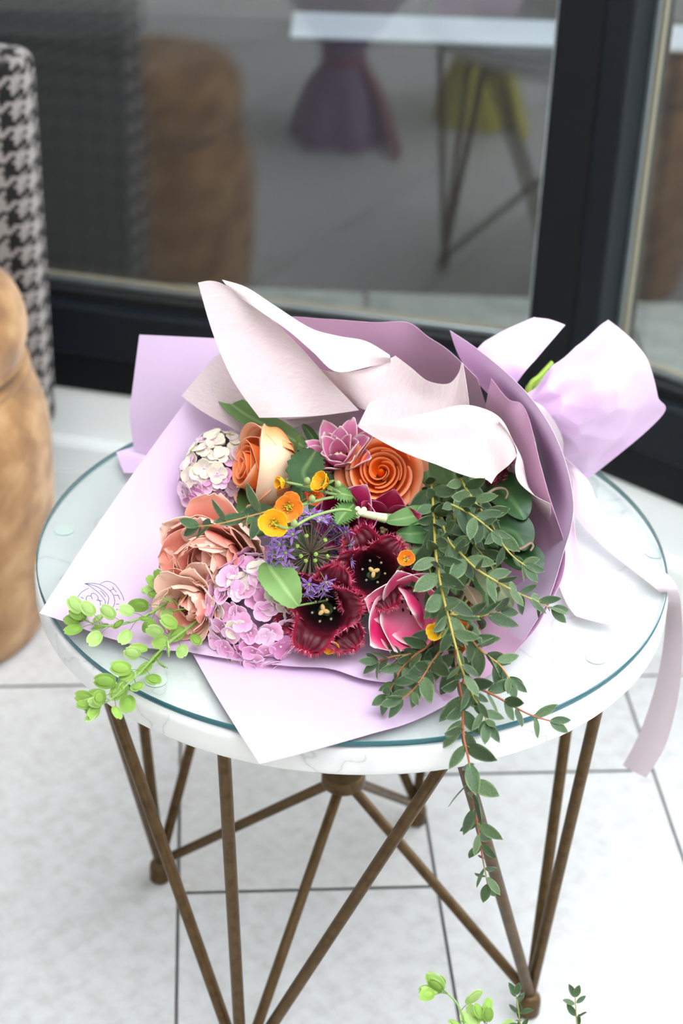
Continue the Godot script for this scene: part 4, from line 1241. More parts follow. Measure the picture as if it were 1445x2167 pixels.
func allium(label: String, at: Vector3, axis: Vector3, R: float, seed_: int) -> void:
	var o := thing("allium", label, "flower", at)
	var rng := RandomNumberGenerator.new()
	rng.seed = seed_
	var f := frame_of(Vector3.ZERO, axis, 0.0)
	var stars := []
	for kind in 3:
		var a := Acc.new()
		for k in 6:
			blade(a, around(Transform3D.IDENTITY, TAU * k / 6.0 + rng.randf_range(-0.1, 0.1), 1.25 + rng.randf_range(-0.3, 0.25), 0.0007), 0.0090 * rng.randf_range(0.88, 1.1), 0.00115, 0.8, 0.75, 0.3, 0.0, rng.randf_range(-0.5, 0.2), 0.0, 0.0, lin("#7d4fa0"), lin("#9a6cc0"), lin("#c09cd8"), 0.0003, 5, 6)
			var s := around(Transform3D.IDENTITY, TAU * (k + 0.5) / 6.0, 0.8, 0.0005)
			a.tube(PackedVector3Array([s.origin, s * Vector3(0, 0.003, 0), s * Vector3(0, 0.0055, 0)]), 0.00022, 0.00016, 3, lin("#d3bfe0"), false)
		a.ball(Vector3(0, 0.0006, 0), Vector3.ONE * 0.0014, 5, lin("#8fae4c"))
		stars.append(a.mesh())
	var green := Acc.new()
	for k in 5:
		var a := TAU * k / 5.0
		green.ball(Vector3(cos(a) * 0.0009, 0.0003 * (k % 2), sin(a) * 0.0009), Vector3.ONE * 0.0012, 4, lin("#88a84a"))
	var green_mesh := green.mesh()
	var ped := Acc.new()
	for k in 124:
		var y := 1.0 - 1.75 * (k + 0.5) / 124
		var phi := k * 2.39996
		var dir := Vector3(sqrt(1.0 - y * y) * cos(phi), y, sqrt(1.0 - y * y) * sin(phi))
		dir = (dir + Vector3(rng.randf_range(-0.12, 0.12), rng.randf_range(-0.12, 0.12), rng.randf_range(-0.12, 0.12))).normalized()
		var reach := R * rng.randf_range(0.86, 1.02)
		var to := f * (dir * reach)
		var bare := y > 0.76 or (dir.x > 0.35 and y > -0.2 and k % 4 != 0)
		if bare: to = f * (dir * R * rng.randf_range(0.5, 0.75))
		ped.tube(PackedVector3Array([f * Vector3.ZERO, f * (dir * reach * 0.5), to]), 0.00055, 0.0004, 4, lin("#8d8058").lerp(lin("#5d4a58"), rng.randf()), false)
		if bare:
			if k % 3 == 0 and y > 0.5:
				part("seed_head", green_mesh, M.stem, o, frame_of(to, f.basis * dir, 0.0))
		else:
			part("floret", stars[k % 3], M.petal, o, frame_of(to, (f.basis * dir + Vector3(rng.randf_range(-0.4, 0.4), rng.randf_range(-0.4, 0.4), rng.randf_range(-0.4, 0.4))).normalized(), rng.randf() * TAU))
	ped.ball(f * Vector3.ZERO, Vector3.ONE * 0.0022, 5, lin("#a79c70"))
	var pm := part("pedicels", ped.mesh(), M.stem, o)
	pm.set_meta("kind", "stuff")
	stem_to_neck(o, at, axis, 0.003, lin("#6f8050"), seed_)

var florets := []

func build_flowers() -> void:
	for kind in 5:
		florets.append(floret_mesh(kind))
		florets.append(floret_mesh(kind + 5))
	var deep := lin("#f8701c")
	var peach := lin("#f6946a")
	rose("orange garden rose seen face on with a tight spiral centre", V(0.026, 0.6139, 0.0234), V(-0.1038, 0.6405, 0.7609), 0.0385, 0.6, deep, lin("#fd9a66"), lin("#ffc09a"), 3)
	rose("peach garden rose turned sideways with a pale creamy outer petal", V(-0.0567, 0.6259, 0.031), V(-0.9063, 0.2342, 0.3519), 0.0365, 2.2, lin("#f87a34"), lin("#fea468"), lin("#f8d4b0"), 14, 5, 1.3, 0.2, 1.38, true)
	var coral := [lin("#ffb5a0"), lin("#ffc6b0"), lin("#ffa592"), lin("#ffd8c4")]
	peony("large coral peony opening to the left beside the printed flap", V(-0.1122, 0.5859, 0.1111), V(-0.3875, 0.0933, 0.9171),
		[[5, 0.55, 0.80, 0.5, 1.0, 0.2], [6, 0.85, 0.98, 0.5, 1.15, 0.5], [8, 1.1, 1.06, 0.5, 1.1, 0.1], [8, 1.3, 1.1, 0.42, 0.8, 0.4], [6, 1.55, 1.12, 0.35, 0.7, 0.9]], 0.054, 0.0245, 5, coral, 1.0)
	peony("smaller coral peony tucked low between the mauve hydrangea and green pods", V(-0.1296, 0.5559, 0.1464), V(-0.5387, 0.1309, 0.8323),
		[[4, 0.6, 0.75, 0.5, 1.0, 0.2], [6, 0.95, 0.9, 0.45, 1.0, 0.6], [7, 1.2, 0.98, 0.4, 0.8, 0.2], [5, 1.5, 1.0, 0.4, 0.6, 0.5]], 0.043, 0.018, 6, coral, 0.8)
	hydrangea("small pale hydrangea head, cream at its top, behind the coral peony", V(-0.1299, 0.6079, 0.0136), V(-0.4615, 0.6444, 0.6097), Vector3(0.029, 0.030, 0.038), 104, [0, 0, 2, 2, 4], 21, true, 0.84)
	hydrangea("large mauve pink hydrangea head at the front of the bouquet", V(-0.0801, 0.5619, 0.1696), V(-0.1172, 0.4677, 0.8761), Vector3(0.042, 0.034, 0.050), 150, [0, 1, 0, 2, 4, 1, 3], 22)
	allium("purple allium globe with star florets and a bare middle", V(-0.037, 0.6159, 0.1601), V(0.0481, 0.5609, 0.8265), 0.036, 31)
	var wine := [lin("#a3164a"), lin("#bb2662"), lin("#e0a0ba")]
	var pink := [lin("#f2a8c0"), lin("#dd2a6c"), lin("#fbe6e6")]
	var pale := [lin("#c43a70"), lin("#dd86ae"), lin("#f7e6e2")]
	tulip("pale edged pink double tulip standing left of the orange rose", V(-0.0136, 0.6239, 0.0201), V(-0.1426, 0.9006, 0.4107),
		[[90, 38, 1.0, 0.2, -0.1], [150, 40, 0.95, 0.2, -0.2], [205, 48, 0.9, 0.3, -0.1], [30, 36, 0.95, 0.2, -0.2], [-30, 45, 0.85, 0.3, -0.2], [-90, 52, 0.8, 0.4, -0.1], [250, 60, 0.8, 0.5, -0.2], [120, 20, 0.8, 0.1, 0.0], [0, 18, 0.8, 0.1, 0.0], [240, 22, 0.78, 0.1, 0.0], [180, 10, 0.7, 0.1, 0.1], [300, 28, 0.7, 0.2, 0.0], [-60, 66, 0.7, 0.5, 0.0], [-110, 75, 0.72, 0.5, 0.0], [75, 26, 0.95, 0.1, 0.0], [105, 48, 1.0, 0.3, -0.2], [60, 52, 0.98, 0.3, -0.1], [170, 30, 0.8, 0.2, 0.0], [220, 32, 0.75, 0.2, 0.0], [-20, 30, 0.75, 0.2, 0.0], [130, 58, 0.95, 0.4, -0.1]], 0.046, 0.0125, pale, 41)
	tulip("wine red double tulip behind the purple allium", V(-0.0083, 0.6119, 0.1055), V(-0.0073, 0.6831, 0.7303),
		[[60, 50, 1.0, 0.4, -0.3], [120, 46, 1.0, 0.3, 0.2], [180, 52, 0.95, 0.5, -0.3], [240, 56, 0.9, 0.5, -0.2], [300, 50, 0.95, 0.4, -0.3], [0, 54, 1.0, 0.5, 0.3], [30, 24, 0.8, 0.2, 0.3], [150, 26, 0.8, 0.2, 0.2], [270, 28, 0.8, 0.2, 0.3]], 0.044, 0.018, wine, 42)
	tulip("dark crimson double tulip between the rose and the fringed tulips", V(0.0229, 0.6039, 0.1079), V(0.145, 0.7572, 0.6369),
		[[10, 46, 1.0, 0.4, -0.3], [70, 50, 1.0, 0.4, -0.2], [130, 44, 0.95, 0.4, -0.3], [190, 50, 0.9, 0.5, -0.2], [250, 52, 0.9, 0.5, -0.3], [310, 48, 0.95, 0.4, -0.2], [40, 20, 0.8, 0.2, 0.4], [160, 22, 0.78, 0.2, 0.4], [280, 22, 0.78, 0.2, 0.4]], 0.043, 0.016, [lin("#5e0a22"), lin("#8f1538"), lin("#b14a68")], 43)
	tulip("bright pink tulip with white petal edges at the front right", V(0.0493, 0.5759, 0.166), V(0.0288, 0.2889, 0.9569),
		[[-90, 58, 1.22, 0.45, 0.0], [-140, 56, 1.15, 0.45, -0.1], [-40, 52, 1.1, 0.4, -0.2], [-112, 44, 1.1, 0.35, 0.0], [-66, 40, 1.05, 0.3, 0.0], [10, 44, 1.0, 0.4, -0.3], [60, 52, 1.0, 0.4, -0.4], [110, 50, 0.95, 0.3, -0.3], [165, 60, 1.0, 0.5, -0.2], [30, 18, 0.85, 0.4, 0.6], [-10, 66, 0.95, 0.6, 0.0]], 0.049, 0.0225, pink, 44)
	fringed_tulip("dark red fringed tulip, lower left of the open pair, by the hydrangea", V(-0.0221, 0.5709, 0.1762), V(-0.0987, 0.4954, 0.8631), 0.041, 0.0185, 0.3, 0.62, 51)
	fringed_tulip("dark red fringed tulip, upper right of the open pair, above the pink tulip", V(0.0176, 0.5919, 0.1501), V(-0.0035, 0.6006, 0.7996), 0.039, 0.0178, 0.9, 0.60, 52)
	fringed_tulip("closed dark red fringed tulip peeping from inside the white tissue", V(0.1335, 0.6159, 0.0433), V(-0.3574, 0.879, -0.3156), 0.026, 0.008, 0.2, 0.10, 53, 5)
	var gold := ["#e8920e", "#f5a414", "#fbb92e"]
	var tang := ["#d8761c", "#ee8226", "#f59a42"]
	var node1 := V(-0.0071, 0.6439, 0.1127)
	geum("yellow geum bud facing left under the peach rose", V(-0.0615, 0.6649, 0.1249), V(-0.8534, 0.149, 0.4995), 0.0085, gold, [V(-0.046, 0.6629, 0.126), V(-0.0256, 0.6559, 0.1239), node1], 61, 0.6)
	geum("yellow geum flower in profile beside the serrated leaf", V(-0.0258, 0.6649, 0.1264), V(-0.6908, 0.6387, 0.3389), 0.013, gold, [V(-0.0197, 0.6579, 0.1212), node1], 62, 0.75)
	geum("tangerine geum flower above the open golden one", V(-0.0566, 0.6619, 0.1604), V(-0.0461, 0.4284, 0.9024), 0.0135, tang, [V(-0.0411, 0.6579, 0.1473), V(-0.0234, 0.6519, 0.1265), node1], 63, 1.2)
	geum("open golden geum flower with a yellow eye beside the coral peony", V(-0.0671, 0.6619, 0.1877), V(-0.1011, 0.5543, 0.8261), 0.0128, gold, [V(-0.0543, 0.6619, 0.1942), V(-0.0365, 0.6559, 0.1652), V(-0.0149, 0.6479, 0.139) , V(-0.0014, 0.6379, 0.1254)], 64, 1.2)
	geum("orange geum flower above the pink tulip", V(0.0439, 0.6179, 0.1683), V(0.0901, 0.7916, 0.6044), 0.0095, tang, [], 65, 0.9)
	geum("small yellow geum cup beside the long eucalyptus stem", V(0.0707, 0.5939, 0.2357), V(-0.3636, 0.5154, 0.776), 0.0105, ["#f0ac10", "#f8c024", "#fbcf44"], [], 66, 0.7)
	geum("golden geum flower below the lower fringed tulip", V(-0.0169, 0.5559, 0.2065), V(0.0189, -0.0137, 0.9997), 0.0085, gold, [], 67, 0.8)
	geum("orange geum half hidden in the eucalyptus right of the yellow cup", V(0.0945, 0.5659, 0.1943), V(0.196, 0.514, 0.8351), 0.0105, tang, [], 68, 1.0)
	geum("tangerine geum lowest in the eucalyptus near the paper edge", V(0.0891, 0.5599, 0.2097), V(-0.1855, 0.3282, 0.9262), 0.0085, tang, [], 69, 0.9)
	geum("red orange geum deep between the leaf and the wine tulip", V(-0.0382, 0.6379, 0.1024), V(0.3019, 0.6667, 0.6815), 0.009, ["#c9481a", "#e0602a", "#ea7a44"], [], 70, 1.1)
	geum("orange geum bud just under the dark hydrangea edge", V(-0.03, 0.5539, 0.1975), V(0.1153, 0.1287, 0.985), 0.007, tang, [], 71, 0.9)
	geum("orange geum inside the tissue beside the closed fringed tulip", V(0.1202, 0.6439, 0.0447), V(-0.3569, 0.9051, 0.2312), 0.006, tang, [], 72, 0.6)
	# tulip seed stalk with a cream three lobed tip
	var s := thing("tulip_stalk", "petalless tulip stalk with a cream lobed tip under the orange rose", "flower stalk", V(0.0055, 0.6379, 0.1265))
	var a := Acc.new()
	a.tube(curve([V(0.0022, 0.6389, 0.1276), V(0.0108, 0.6379, 0.1285), V(0.0199, 0.6359, 0.1285), V(0.0261, 0.6339, 0.1272)], 10), 0.0028, 0.0044, 10, lin("#d3d9a4"))
	for q: Vector3 in [V(0.0022, 0.6399, 0.1238), V(0.0015, 0.6389, 0.1324), V(0.0042, 0.6429, 0.1341), V(0.0075, 0.6389, 0.1225)]:
		a.ball(q, Vector3.ONE * 0.0028, 5, lin("#e6e8b8"))
	wpart("seed_pod", a.mesh(), M.stem, s)
	wpart("stem", tube_mesh(curve([V(0.0233, 0.6339, 0.1266), V(0.041, 0.6259, 0.1139), V(0.0673, 0.6109, 0.0851), V(0.1109, 0.5959, -0.0155), NECK], 16), 0.0045, 0.004, 8, lin("#7d9a5e")), M.stem, s)
# ------------------------------------------------------------------ greenery
var euc_leaves := []
var pods := []

func leaf_mesh(kind: int) -> ArrayMesh:   # a eucalyptus leaf 1 long
	var rng := RandomNumberGenerator.new()
	rng.seed = 500 + kind
	var a := Acc.new()
	var c: Array = [["#53684a", "#495f43", "#84946c"], ["#5d7551", "#526a48", "#8c9e72"], ["#46593b", "#3e5035", "#768762"], ["#6a805a", "#5f7551", "#98a87c"]][kind % 4]
	blade(a, Transform3D.IDENTITY, 1.0, 0.22 * rng.randf_range(0.9, 1.12), 0.95, 0.72, rng.randf_range(0.1, 0.35), rng.randf_range(-0.1, 0.1), rng.randf_range(-0.3, 0.35), 0.0, 0.0, lin(c[0]), lin(c[1]), lin(c[2]), 0.016, 7, 10)
	a.tube(PackedVector3Array([Vector3(0, -0.06, 0), Vector3(0, 0.02, 0.0), Vector3(0, 0.12, 0.002)]), 0.02, 0.010, 5, lin("#a9a45e"), false)
	return a.mesh()

func branch(label: String, pts: Array, leaf_size: float, gap: float, seed_: int, stem_col: String, group := "eucalyptus branches", skip := 0.0, called := "eucalyptus_branch", r0 := 0.0012, into_tie := true) -> void:
	var first: Vector3 = pts[0]
	var o := thing(called, label, "branch", first, group)
	var rng := RandomNumberGenerator.new()
	rng.seed = seed_
	var path := curve(pts, 60)
	var length := 0.0
	for k in path.size() - 1:
		length += path[k].distance_to(path[k + 1])
	wpart("stem", tube_mesh(path, r0, r0 * 0.55, 6, lin(stem_col)), M.stem, o)
	if into_tie:
		wpart("stem", tube_mesh(tie_path(first), r0 * 1.2, r0, 6, lin(stem_col)), M.stem, o)
	var run := 0.0
	var next := skip + gap * 0.4
	var turn := rng.randf() * 0.6
	for k in path.size() - 1:
		var step := path[k].distance_to(path[k + 1])
		while run + step >= next:
			var at := path[k].lerp(path[k + 1], (next - run) / step)
			var d := (path[k + 1] - path[k]).normalized()
			var share := next / length
			var big := leaf_size * lerpf(1.08, 0.72, smoothstep(0.55, 1.0, share))
			var s0 := d.cross(toward).normalized()
			turn += 1.35 + rng.randf_range(-0.4, 0.4)
			for e: float in [-1.0, 1.0]:
				if rng.randf() < 0.06: continue
				var side := (s0 * e).rotated(d, turn)
				var lie := rng.randf_range(0.62, 1.15)
				var y := (d * cos(lie) + side * sin(lie)).normalized()
				if y.y < -0.2: y = (y + Vector3(0, -0.1, 0)).normalized()
				var face := (toward * 0.8 + Vector3.UP * 0.5 + d * 0.8 + Vector3(rng.randf_range(-0.8, 0.8), rng.randf_range(-0.5, 0.5), rng.randf_range(-0.8, 0.8)))
				var x := y.cross(face).normalized()
				var z := x.cross(y)
				part("leaf", euc_leaves[rng.randi() % euc_leaves.size()], M.leaf, o, Transform3D(Basis(x, y, z) * (big * rng.randf_range(0.78, 1.15)), at + side * 0.001 - o.position))
			next += gap * rng.randf_range(0.8, 1.25) * lerpf(1.0, 0.7, smoothstep(0.7, 1.0, share))
		run += step
	for e in 2:   # two young leaves at the tip
		var d := (path[59] - path[57]).normalized()
		var side := d.cross(toward).normalized() * (1.0 if e else -1.0)
		var y := (d + side * 0.35).normalized()
		var x := y.cross(toward + Vector3.UP * 0.4).normalized()
		part("leaf", euc_leaves[e], M.leaf, o, Transform3D(Basis(x, y, x.cross(y)) * (leaf_size * 0.8), path[59] - o.position))

func pod_mesh(kind: int) -> ArrayMesh:   # a flat notched seed pod, 1 long, with a swollen middle
	var a := Acc.new()
	var c: Array = [["#86a848", "#94b656", "#a2c068"], ["#74963e", "#84a64a", "#93b25a"], ["#9dbd64", "#adca78", "#bcd68a"]][kind % 3]
	blade(a, Transform3D.IDENTITY, 1.0, 0.37, 0.98, 0.45, 0.0, 0.0, 0.12 if kind > 2 else -0.12, 0.0, 0.01, lin(c[0]), lin(c[1]), lin(c[2]), 0.03, 11, 11, float(kind), 0.10)
	a.ball(Vector3(0, 0.50, 0.0), Vector3(0.24, 0.40, 0.055), 7, lin(c[1]))
	return a.mesh()

func pod_spray(label: String, pts: Array, pod: float, gap: float, seed_: int, group := "green pod sprays", into_tie := true, skip := 0.0) -> void:
	var first: Vector3 = pts[0]
	var o := thing("pod_spray", label, "seed spray", first, group)
	var rng := RandomNumberGenerator.new()
	rng.seed = seed_
	var path := curve(pts, 50)
	wpart("stem", tube_mesh(path, 0.0014, 0.0006, 6, lin("#8db05a")), M.stem, o)
	if into_tie:
		wpart("stem", tube_mesh(tie_path(first), 0.0016, 0.0014, 6, lin("#7fa04e")), M.stem, o)
	var run := 0.0
	var next := skip + gap * 0.5
	var phi := rng.randf() * TAU
	var stalks := Acc.new()
	var ends := [path.size() - 1]
	for k in path.size() - 1:
		var step := path[k].distance_to(path[k + 1])
		while run + step >= next:
			var at := path[k].lerp(path[k + 1], (next - run) / step)
			var d := (path[k + 1] - path[k]).normalized()
			phi += 2.1 + rng.randf_range(-0.4, 0.4)
			var side := d.cross(toward).normalized().rotated(d, phi)
			if side.y < -0.2: side.y *= 0.2
			var y := (d * 0.75 + side).normalized()
			var reach := rng.randf_range(0.009, 0.014)
			put_pod(o, stalks, at, y, reach, pod * rng.randf_range(0.85, 1.15), rng)
			next += gap * rng.randf_range(0.8, 1.2) * lerpf(1.0, 0.55, minf(1.0, maxf(0.0, run - skip) / 0.16))
		run += step
	var tip := path[ends[0]]
	for k in 6:
		var d := (tip - path[path.size() - 4]).normalized()
		var side := d.cross(toward).normalized().rotated(d, TAU * k / 6.0)
		if side.y < -0.2: side.y *= 0.2
		put_pod(o, stalks, tip - d * 0.003 * (k % 3), (d + side * (0.5 + 0.3 * (k % 2))).normalized(), 0.006, pod * 0.85, rng)
	wpart("stalks", stalks.mesh(), M.stem, o)

func put_pod(o: Node3D, stalks: Acc, at: Vector3, y: Vector3, reach: float, size: float, rng: RandomNumberGenerator) -> void:
	var to := at + y * reach
	stalks.tube(PackedVector3Array([at, at.lerp(to, 0.5) + Vector3(0, 0.0008, 0), to]), 0.00035, 0.0003, 4, lin("#6f7f4a"), false)
	var face := toward + Vector3.UP * 0.3 + Vector3(rng.randf_range(-0.9, 0.9), rng.randf_range(-0.7, 0.7), rng.randf_range(-0.9, 0.9))
	var x := y.cross(face).normalized()
	part("pod", pods[rng.randi() % pods.size()], M.petal, o, Transform3D(Basis(x, y, x.cross(y)) * size, to - o.position))

func big_leaf(called: String, label: String, pts: Array, W: float, face: Vector3, cols: Array, gloss := false, teeth := 0.0, wide := 0.95, group := "", blunt := 0.75, category := "leaf") -> void:
	# a leaf along a path of points
	var at: Vector3 = pts[0]
	var o := thing(called, label, category, at, group)
	var nv := 25
	var nu := 11
	var path := curve(pts, nv)
	var p := PackedVector3Array()
	var cc := PackedColorArray()
	for b in nv:
		var t := float(b) / (nv - 1)
		var d := (path[mini(b + 1, nv - 1)] - path[maxi(b - 1, 0)]).normalized()
		var x := d.cross(face).normalized()
		var z := x.cross(d)
		var w := W * pow(maxf(sin(PI * pow(lerpf(0.03, 0.99, t), wide)), 0.0), blunt)
		for a in nu:
			var u := 2.0 * a / (nu - 1) - 1.0
			var e := w * u
			if absf(u) > 0.99:
				e += signf(u) * teeth * W * (0.5 if b % 2 else -0.5)
			var vein := 0.04 * W * sin(t * 34.0 - absf(u) * 5.0) * absf(u) * (1.0 - absf(u))
			p.append(path[b] + x * e + z * (0.22 * w * absf(u) + vein) - at)
			var col: Color = lin(cols[0]).lerp(lin(cols[1]), absf(u) * 0.7)
			if a == nu / 2: col = lin(cols[2])
			cc.append(col)
	var acc := Acc.new()
	acc.grid(p, nu, nv, 0.0005, cc)
	part("blade", acc.mesh(), M.leaf_gloss if gloss else M.leaf, o)
	var rib := Acc.new()
	var mid := PackedVector3Array()
	for b in nv - 3:
		mid.append(p[b * nu + nu / 2])
	rib.tube(mid, 0.0007, 0.0003, 5, lin(cols[2]), false)
	part("midrib", rib.mesh(), M.leaf, o)
	wpart("stem", tube_mesh(tie_path(at), 0.0009, 0.0013, 6, lin(cols[0])), M.stem, o)

func build_greenery() -> void:
	for k in 8: euc_leaves.append(leaf_mesh(k))
	for k in 6: pods.append(pod_mesh(k))
	# eucalyptus, from the deep end of the bouquet outwards
	branch("longest yellow stemmed eucalyptus branch running down past the pink tulip onto the glass", [V(0.0677, 0.6309, 0.0566), V(0.0686, 0.6319, 0.1155), V(0.0687, 0.6309, 0.1751), V(0.0729, 0.6239, 0.2216), V(0.0802, 0.6109, 0.2566), V(0.0892, 0.5859, 0.2735), V(0.0999, 0.5609, 0.2776), V(0.1091, 0.5479, 0.2821), V(0.1122, 0.5419, 0.2897)], 0.0232, 0.0118, 201, "#b9a24a")
	branch("eucalyptus branch arching right to the table from inside the lilac cone, middle of three", [V(0.0742, 0.6259, 0.1052), V(0.0809, 0.6279, 0.1508), V(0.0899, 0.6299, 0.1736), V(0.103, 0.6279, 0.1938), V(0.1188, 0.6219, 0.2016), V(0.1354, 0.6119, 0.2011), V(0.1523, 0.6019, 0.1979), V(0.1686, 0.5919, 0.1949)], 0.0220, 0.0120, 202, "#b0a24c")
	branch("upper eucalyptus branch leaning right under the white tissue", [V(0.0924, 0.6409, 0.0619), V(0.0984, 0.6439, 0.0932), V(0.1064, 0.6439, 0.1184), V(0.1169, 0.6399, 0.1409), V(0.1261, 0.6319, 0.1595), V(0.1352, 0.6239, 0.1657), V(0.1451, 0.6179, 0.1691)], 0.0226, 0.0118, 203, "#b0a24c")
	branch("short eucalyptus side shoot crossing between the two right hand branches", [V(0.0811, 0.6439, 0.1154), V(0.0944, 0.6479, 0.1338), V(0.1058, 0.6479, 0.1485), V(0.1164, 0.6439, 0.1581)], 0.0201, 0.0105, 204, "#b5aa58")
	branch("dense eucalyptus sprig hanging before the lilac front sheet, left of the long stem", [V(0.0793, 0.5659, 0.1925), V(0.0645, 0.5659, 0.2196), V(0.0514, 0.5619, 0.231), V(0.0421, 0.5559, 0.2407), V(0.036, 0.5499, 0.2539), V(0.0307, 0.5459, 0.2631)], 0.0214, 0.0085, 205, "#9c5f35")
	branch("small eucalyptus sprig pointing left below the pink tulip", [V(0.0629, 0.5599, 0.2161), V(0.0489, 0.5599, 0.2237), V(0.0351, 0.5579, 0.2252), V(0.0233, 0.5539, 0.2271)], 0.0201, 0.0095, 206, "#9c6a3a")
	branch("eucalyptus sprig with crossing leaves over the lilac front sheet", [V(0.08, 0.5719, 0.2216), V(0.0675, 0.5699, 0.2464), V(0.0577, 0.5639, 0.2649), V(0.0493, 0.5599, 0.2767), V(0.0425, 0.5559, 0.2807)], 0.0226, 0.0100, 207, "#9a6a40")
	branch("red stemmed eucalyptus trailing over the front rim of the table", [V(0.0863, 0.5709, 0.213), V(0.0884, 0.5579, 0.242), V(0.0922, 0.5479, 0.2609), V(0.0931, 0.5419, 0.2784), V(0.0932, 0.5369, 0.3028), V(0.0975, 0.5251, 0.318), V(0.1025, 0.4943, 0.322), V(0.1092, 0.4594, 0.322), V(0.1163, 0.4217, 0.32), V(0.1225, 0.3926, 0.318)], 0.0232, 0.0135, 208, "#a8563a")
	branch("red stemmed eucalyptus shoot reaching right across the glass edge", [V(0.0939, 0.5519, 0.2506), V(0.1076, 0.5499, 0.2549), V(0.1212, 0.5469, 0.2604), V(0.1345, 0.5439, 0.2685), V(0.1499, 0.5399, 0.275), V(0.1655, 0.5369, 0.2778)], 0.0207, 0.0140, 209, "#a0603c")
	branch("leafy eucalyptus shoot bending right at the lower mouth of the cone", [V(0.0955, 0.5809, 0.2129), V(0.1049, 0.5759, 0.2311), V(0.1147, 0.5709, 0.2383), V(0.1242, 0.5639, 0.24), V(0.1322, 0.5559, 0.2471)], 0.0226, 0.0100, 210, "#b58a48")
	branch("eucalyptus side twig pointing right in the middle of the foliage", [V(0.0826, 0.5959, 0.2145), V(0.0965, 0.5939, 0.2149), V(0.1108, 0.5919, 0.2083), V(0.1258, 0.5879, 0.1946)], 0.0232, 0.0105, 211, "#b0a24c")
	branch("small eucalyptus sprig lying across the coral peony and pale hydrangea", [V(-0.0653, 0.6499, 0.1434), V(-0.0824, 0.6539, 0.1605), V(-0.0996, 0.6539, 0.1708), V(-0.1172, 0.6499, 0.1731), V(-0.1317, 0.6439, 0.1673)], 0.0238, 0.0140, 212, "#b58a4c", "eucalyptus branches", 0.0, "eucalyptus_branch", 0.0009)
	branch("eucalyptus shoot deep inside the cone behind the front branches", [V(0.0769, 0.6109, 0.0472), V(0.0886, 0.6109, 0.0796), V(0.1038, 0.6079, 0.1214), V(0.1193, 0.6019, 0.1491), V(0.127, 0.5919, 0.1703)], 0.0200, 0.0110, 213, "#8f8a4a")
	branch("shaded eucalyptus shoot behind the long yellow stem", [V(0.0711, 0.6059, 0.0307), V(0.0631, 0.6079, 0.0926), V(0.0641, 0.6039, 0.1483), V(0.0736, 0.5939, 0.1911), V(0.0816, 0.5809, 0.2137)], 0.0238, 0.0115, 214, "#8f8a4a")
	# green pods
	pod_spray("upper green pod spray lying over the printed mark on the flap", [V(-0.1536, 0.5559, 0.1434), V(-0.1662, 0.5559, 0.1612), V(-0.1793, 0.5539, 0.1736), V(-0.1928, 0.5519, 0.1808), V(-0.2067, 0.5499, 0.1838), V(-0.2196, 0.5479, 0.1796), V(-0.2329, 0.5459, 0.1704)], 0.0160, 0.0072, 221)
	pod_spray("lower green pod spray hanging over the table rim", [V(-0.1329, 0.5479, 0.167), V(-0.1436, 0.5479, 0.1841), V(-0.1558, 0.5479, 0.2038), V(-0.1657, 0.5469, 0.2235), V(-0.1737, 0.5459, 0.2413), V(-0.1836, 0.5439, 0.2576), V(-0.1939, 0.5419, 0.2748), V(-0.2031, 0.5399, 0.2816)], 0.0165, 0.0070, 222)
	pod_spray("short green pod sprig between the peony and the mark", [V(-0.1399, 0.5519, 0.1573), V(-0.1501, 0.5559, 0.158), V(-0.1631, 0.5599, 0.1426), V(-0.1694, 0.5599, 0.1385)], 0.0135, 0.010, 223)
	# single leaves
	big_leaf("long_leaf", "long pale green leaf rising behind the peach rose to the tissue", [V(-0.0433, 0.6309, 0.008), V(-0.0632, 0.6439, 0.006), V(-0.0852, 0.6539, 0.0032), V(-0.1099, 0.6629, -0.0076), V(-0.1267, 0.6679, -0.0278), V(-0.1407, 0.6759, -0.0548)], 0.0125, V(0.1888, 0.8793, 0.4373), ["#6f8f52", "#7fa060", "#a4ba80"], false, 0.02, 0.85)
	big_leaf("serrated_leaf", "dark serrated leaf beside the peach rose", [V(-0.0372, 0.6439, 0.0308), V(-0.042, 0.6479, 0.0557), V(-0.0466, 0.6519, 0.0842), V(-0.0425, 0.6539, 0.1055), V(-0.0372, 0.6519, 0.1163)], 0.0155, V(0.0906, 0.6754, 0.7319), ["#3f6139", "#36562f", "#6f8c58"], false, 0.16, 0.9)
	big_leaf("serrated_leaf", "small dark serrated leaf behind the pink tulip and the long leaf", [V(-0.0279, 0.6309, 0.0114), V(-0.036, 0.6409, 0.012), V(-0.0438, 0.6479, 0.0028), V(-0.0507, 0.6519, -0.0049)], 0.0055, V(-0.6781, 0.61, 0.4099), ["#4a6a3e", "#41603a", "#7a9562"], false, 0.06, 1.0)
	big_leaf("hydrangea_leaf", "light green ovate leaf between hydrangea and lower fringed tulip", [V(-0.0455, 0.5959, 0.21), V(-0.0529, 0.6059, 0.2084), V(-0.0613, 0.6119, 0.1981), V(-0.0687, 0.6139, 0.1857), V(-0.0738, 0.6139, 0.1728)], 0.0158, V(0.2347, 0.6278, 0.7422), ["#7fa35c", "#8aae66", "#a9c684"], false, 0.05, 1.05)
	big_leaf("geum_leaf", "lobed green leaf at the fork of the geum stems", [V(-0.0016, 0.6399, 0.1161), V(-0.0096, 0.6439, 0.139), V(-0.0157, 0.6439, 0.1564)], 0.0095, V(-0.007, 0.6757, 0.7372), ["#58803f", "#4c7436", "#86a565"], false, 0.4, 0.9)
	big_leaf("geum_leaf", "small toothed leaf where the geum stems branch", [V(-0.0031, 0.6459, 0.1118), V(-0.0126, 0.6519, 0.1186), V(-0.0216, 0.6539, 0.1186)], 0.0075, V(-0.0145, 0.8206, 0.5713), ["#6a8f4a", "#5d833f", "#93b070"], false, 0.45, 0.9)
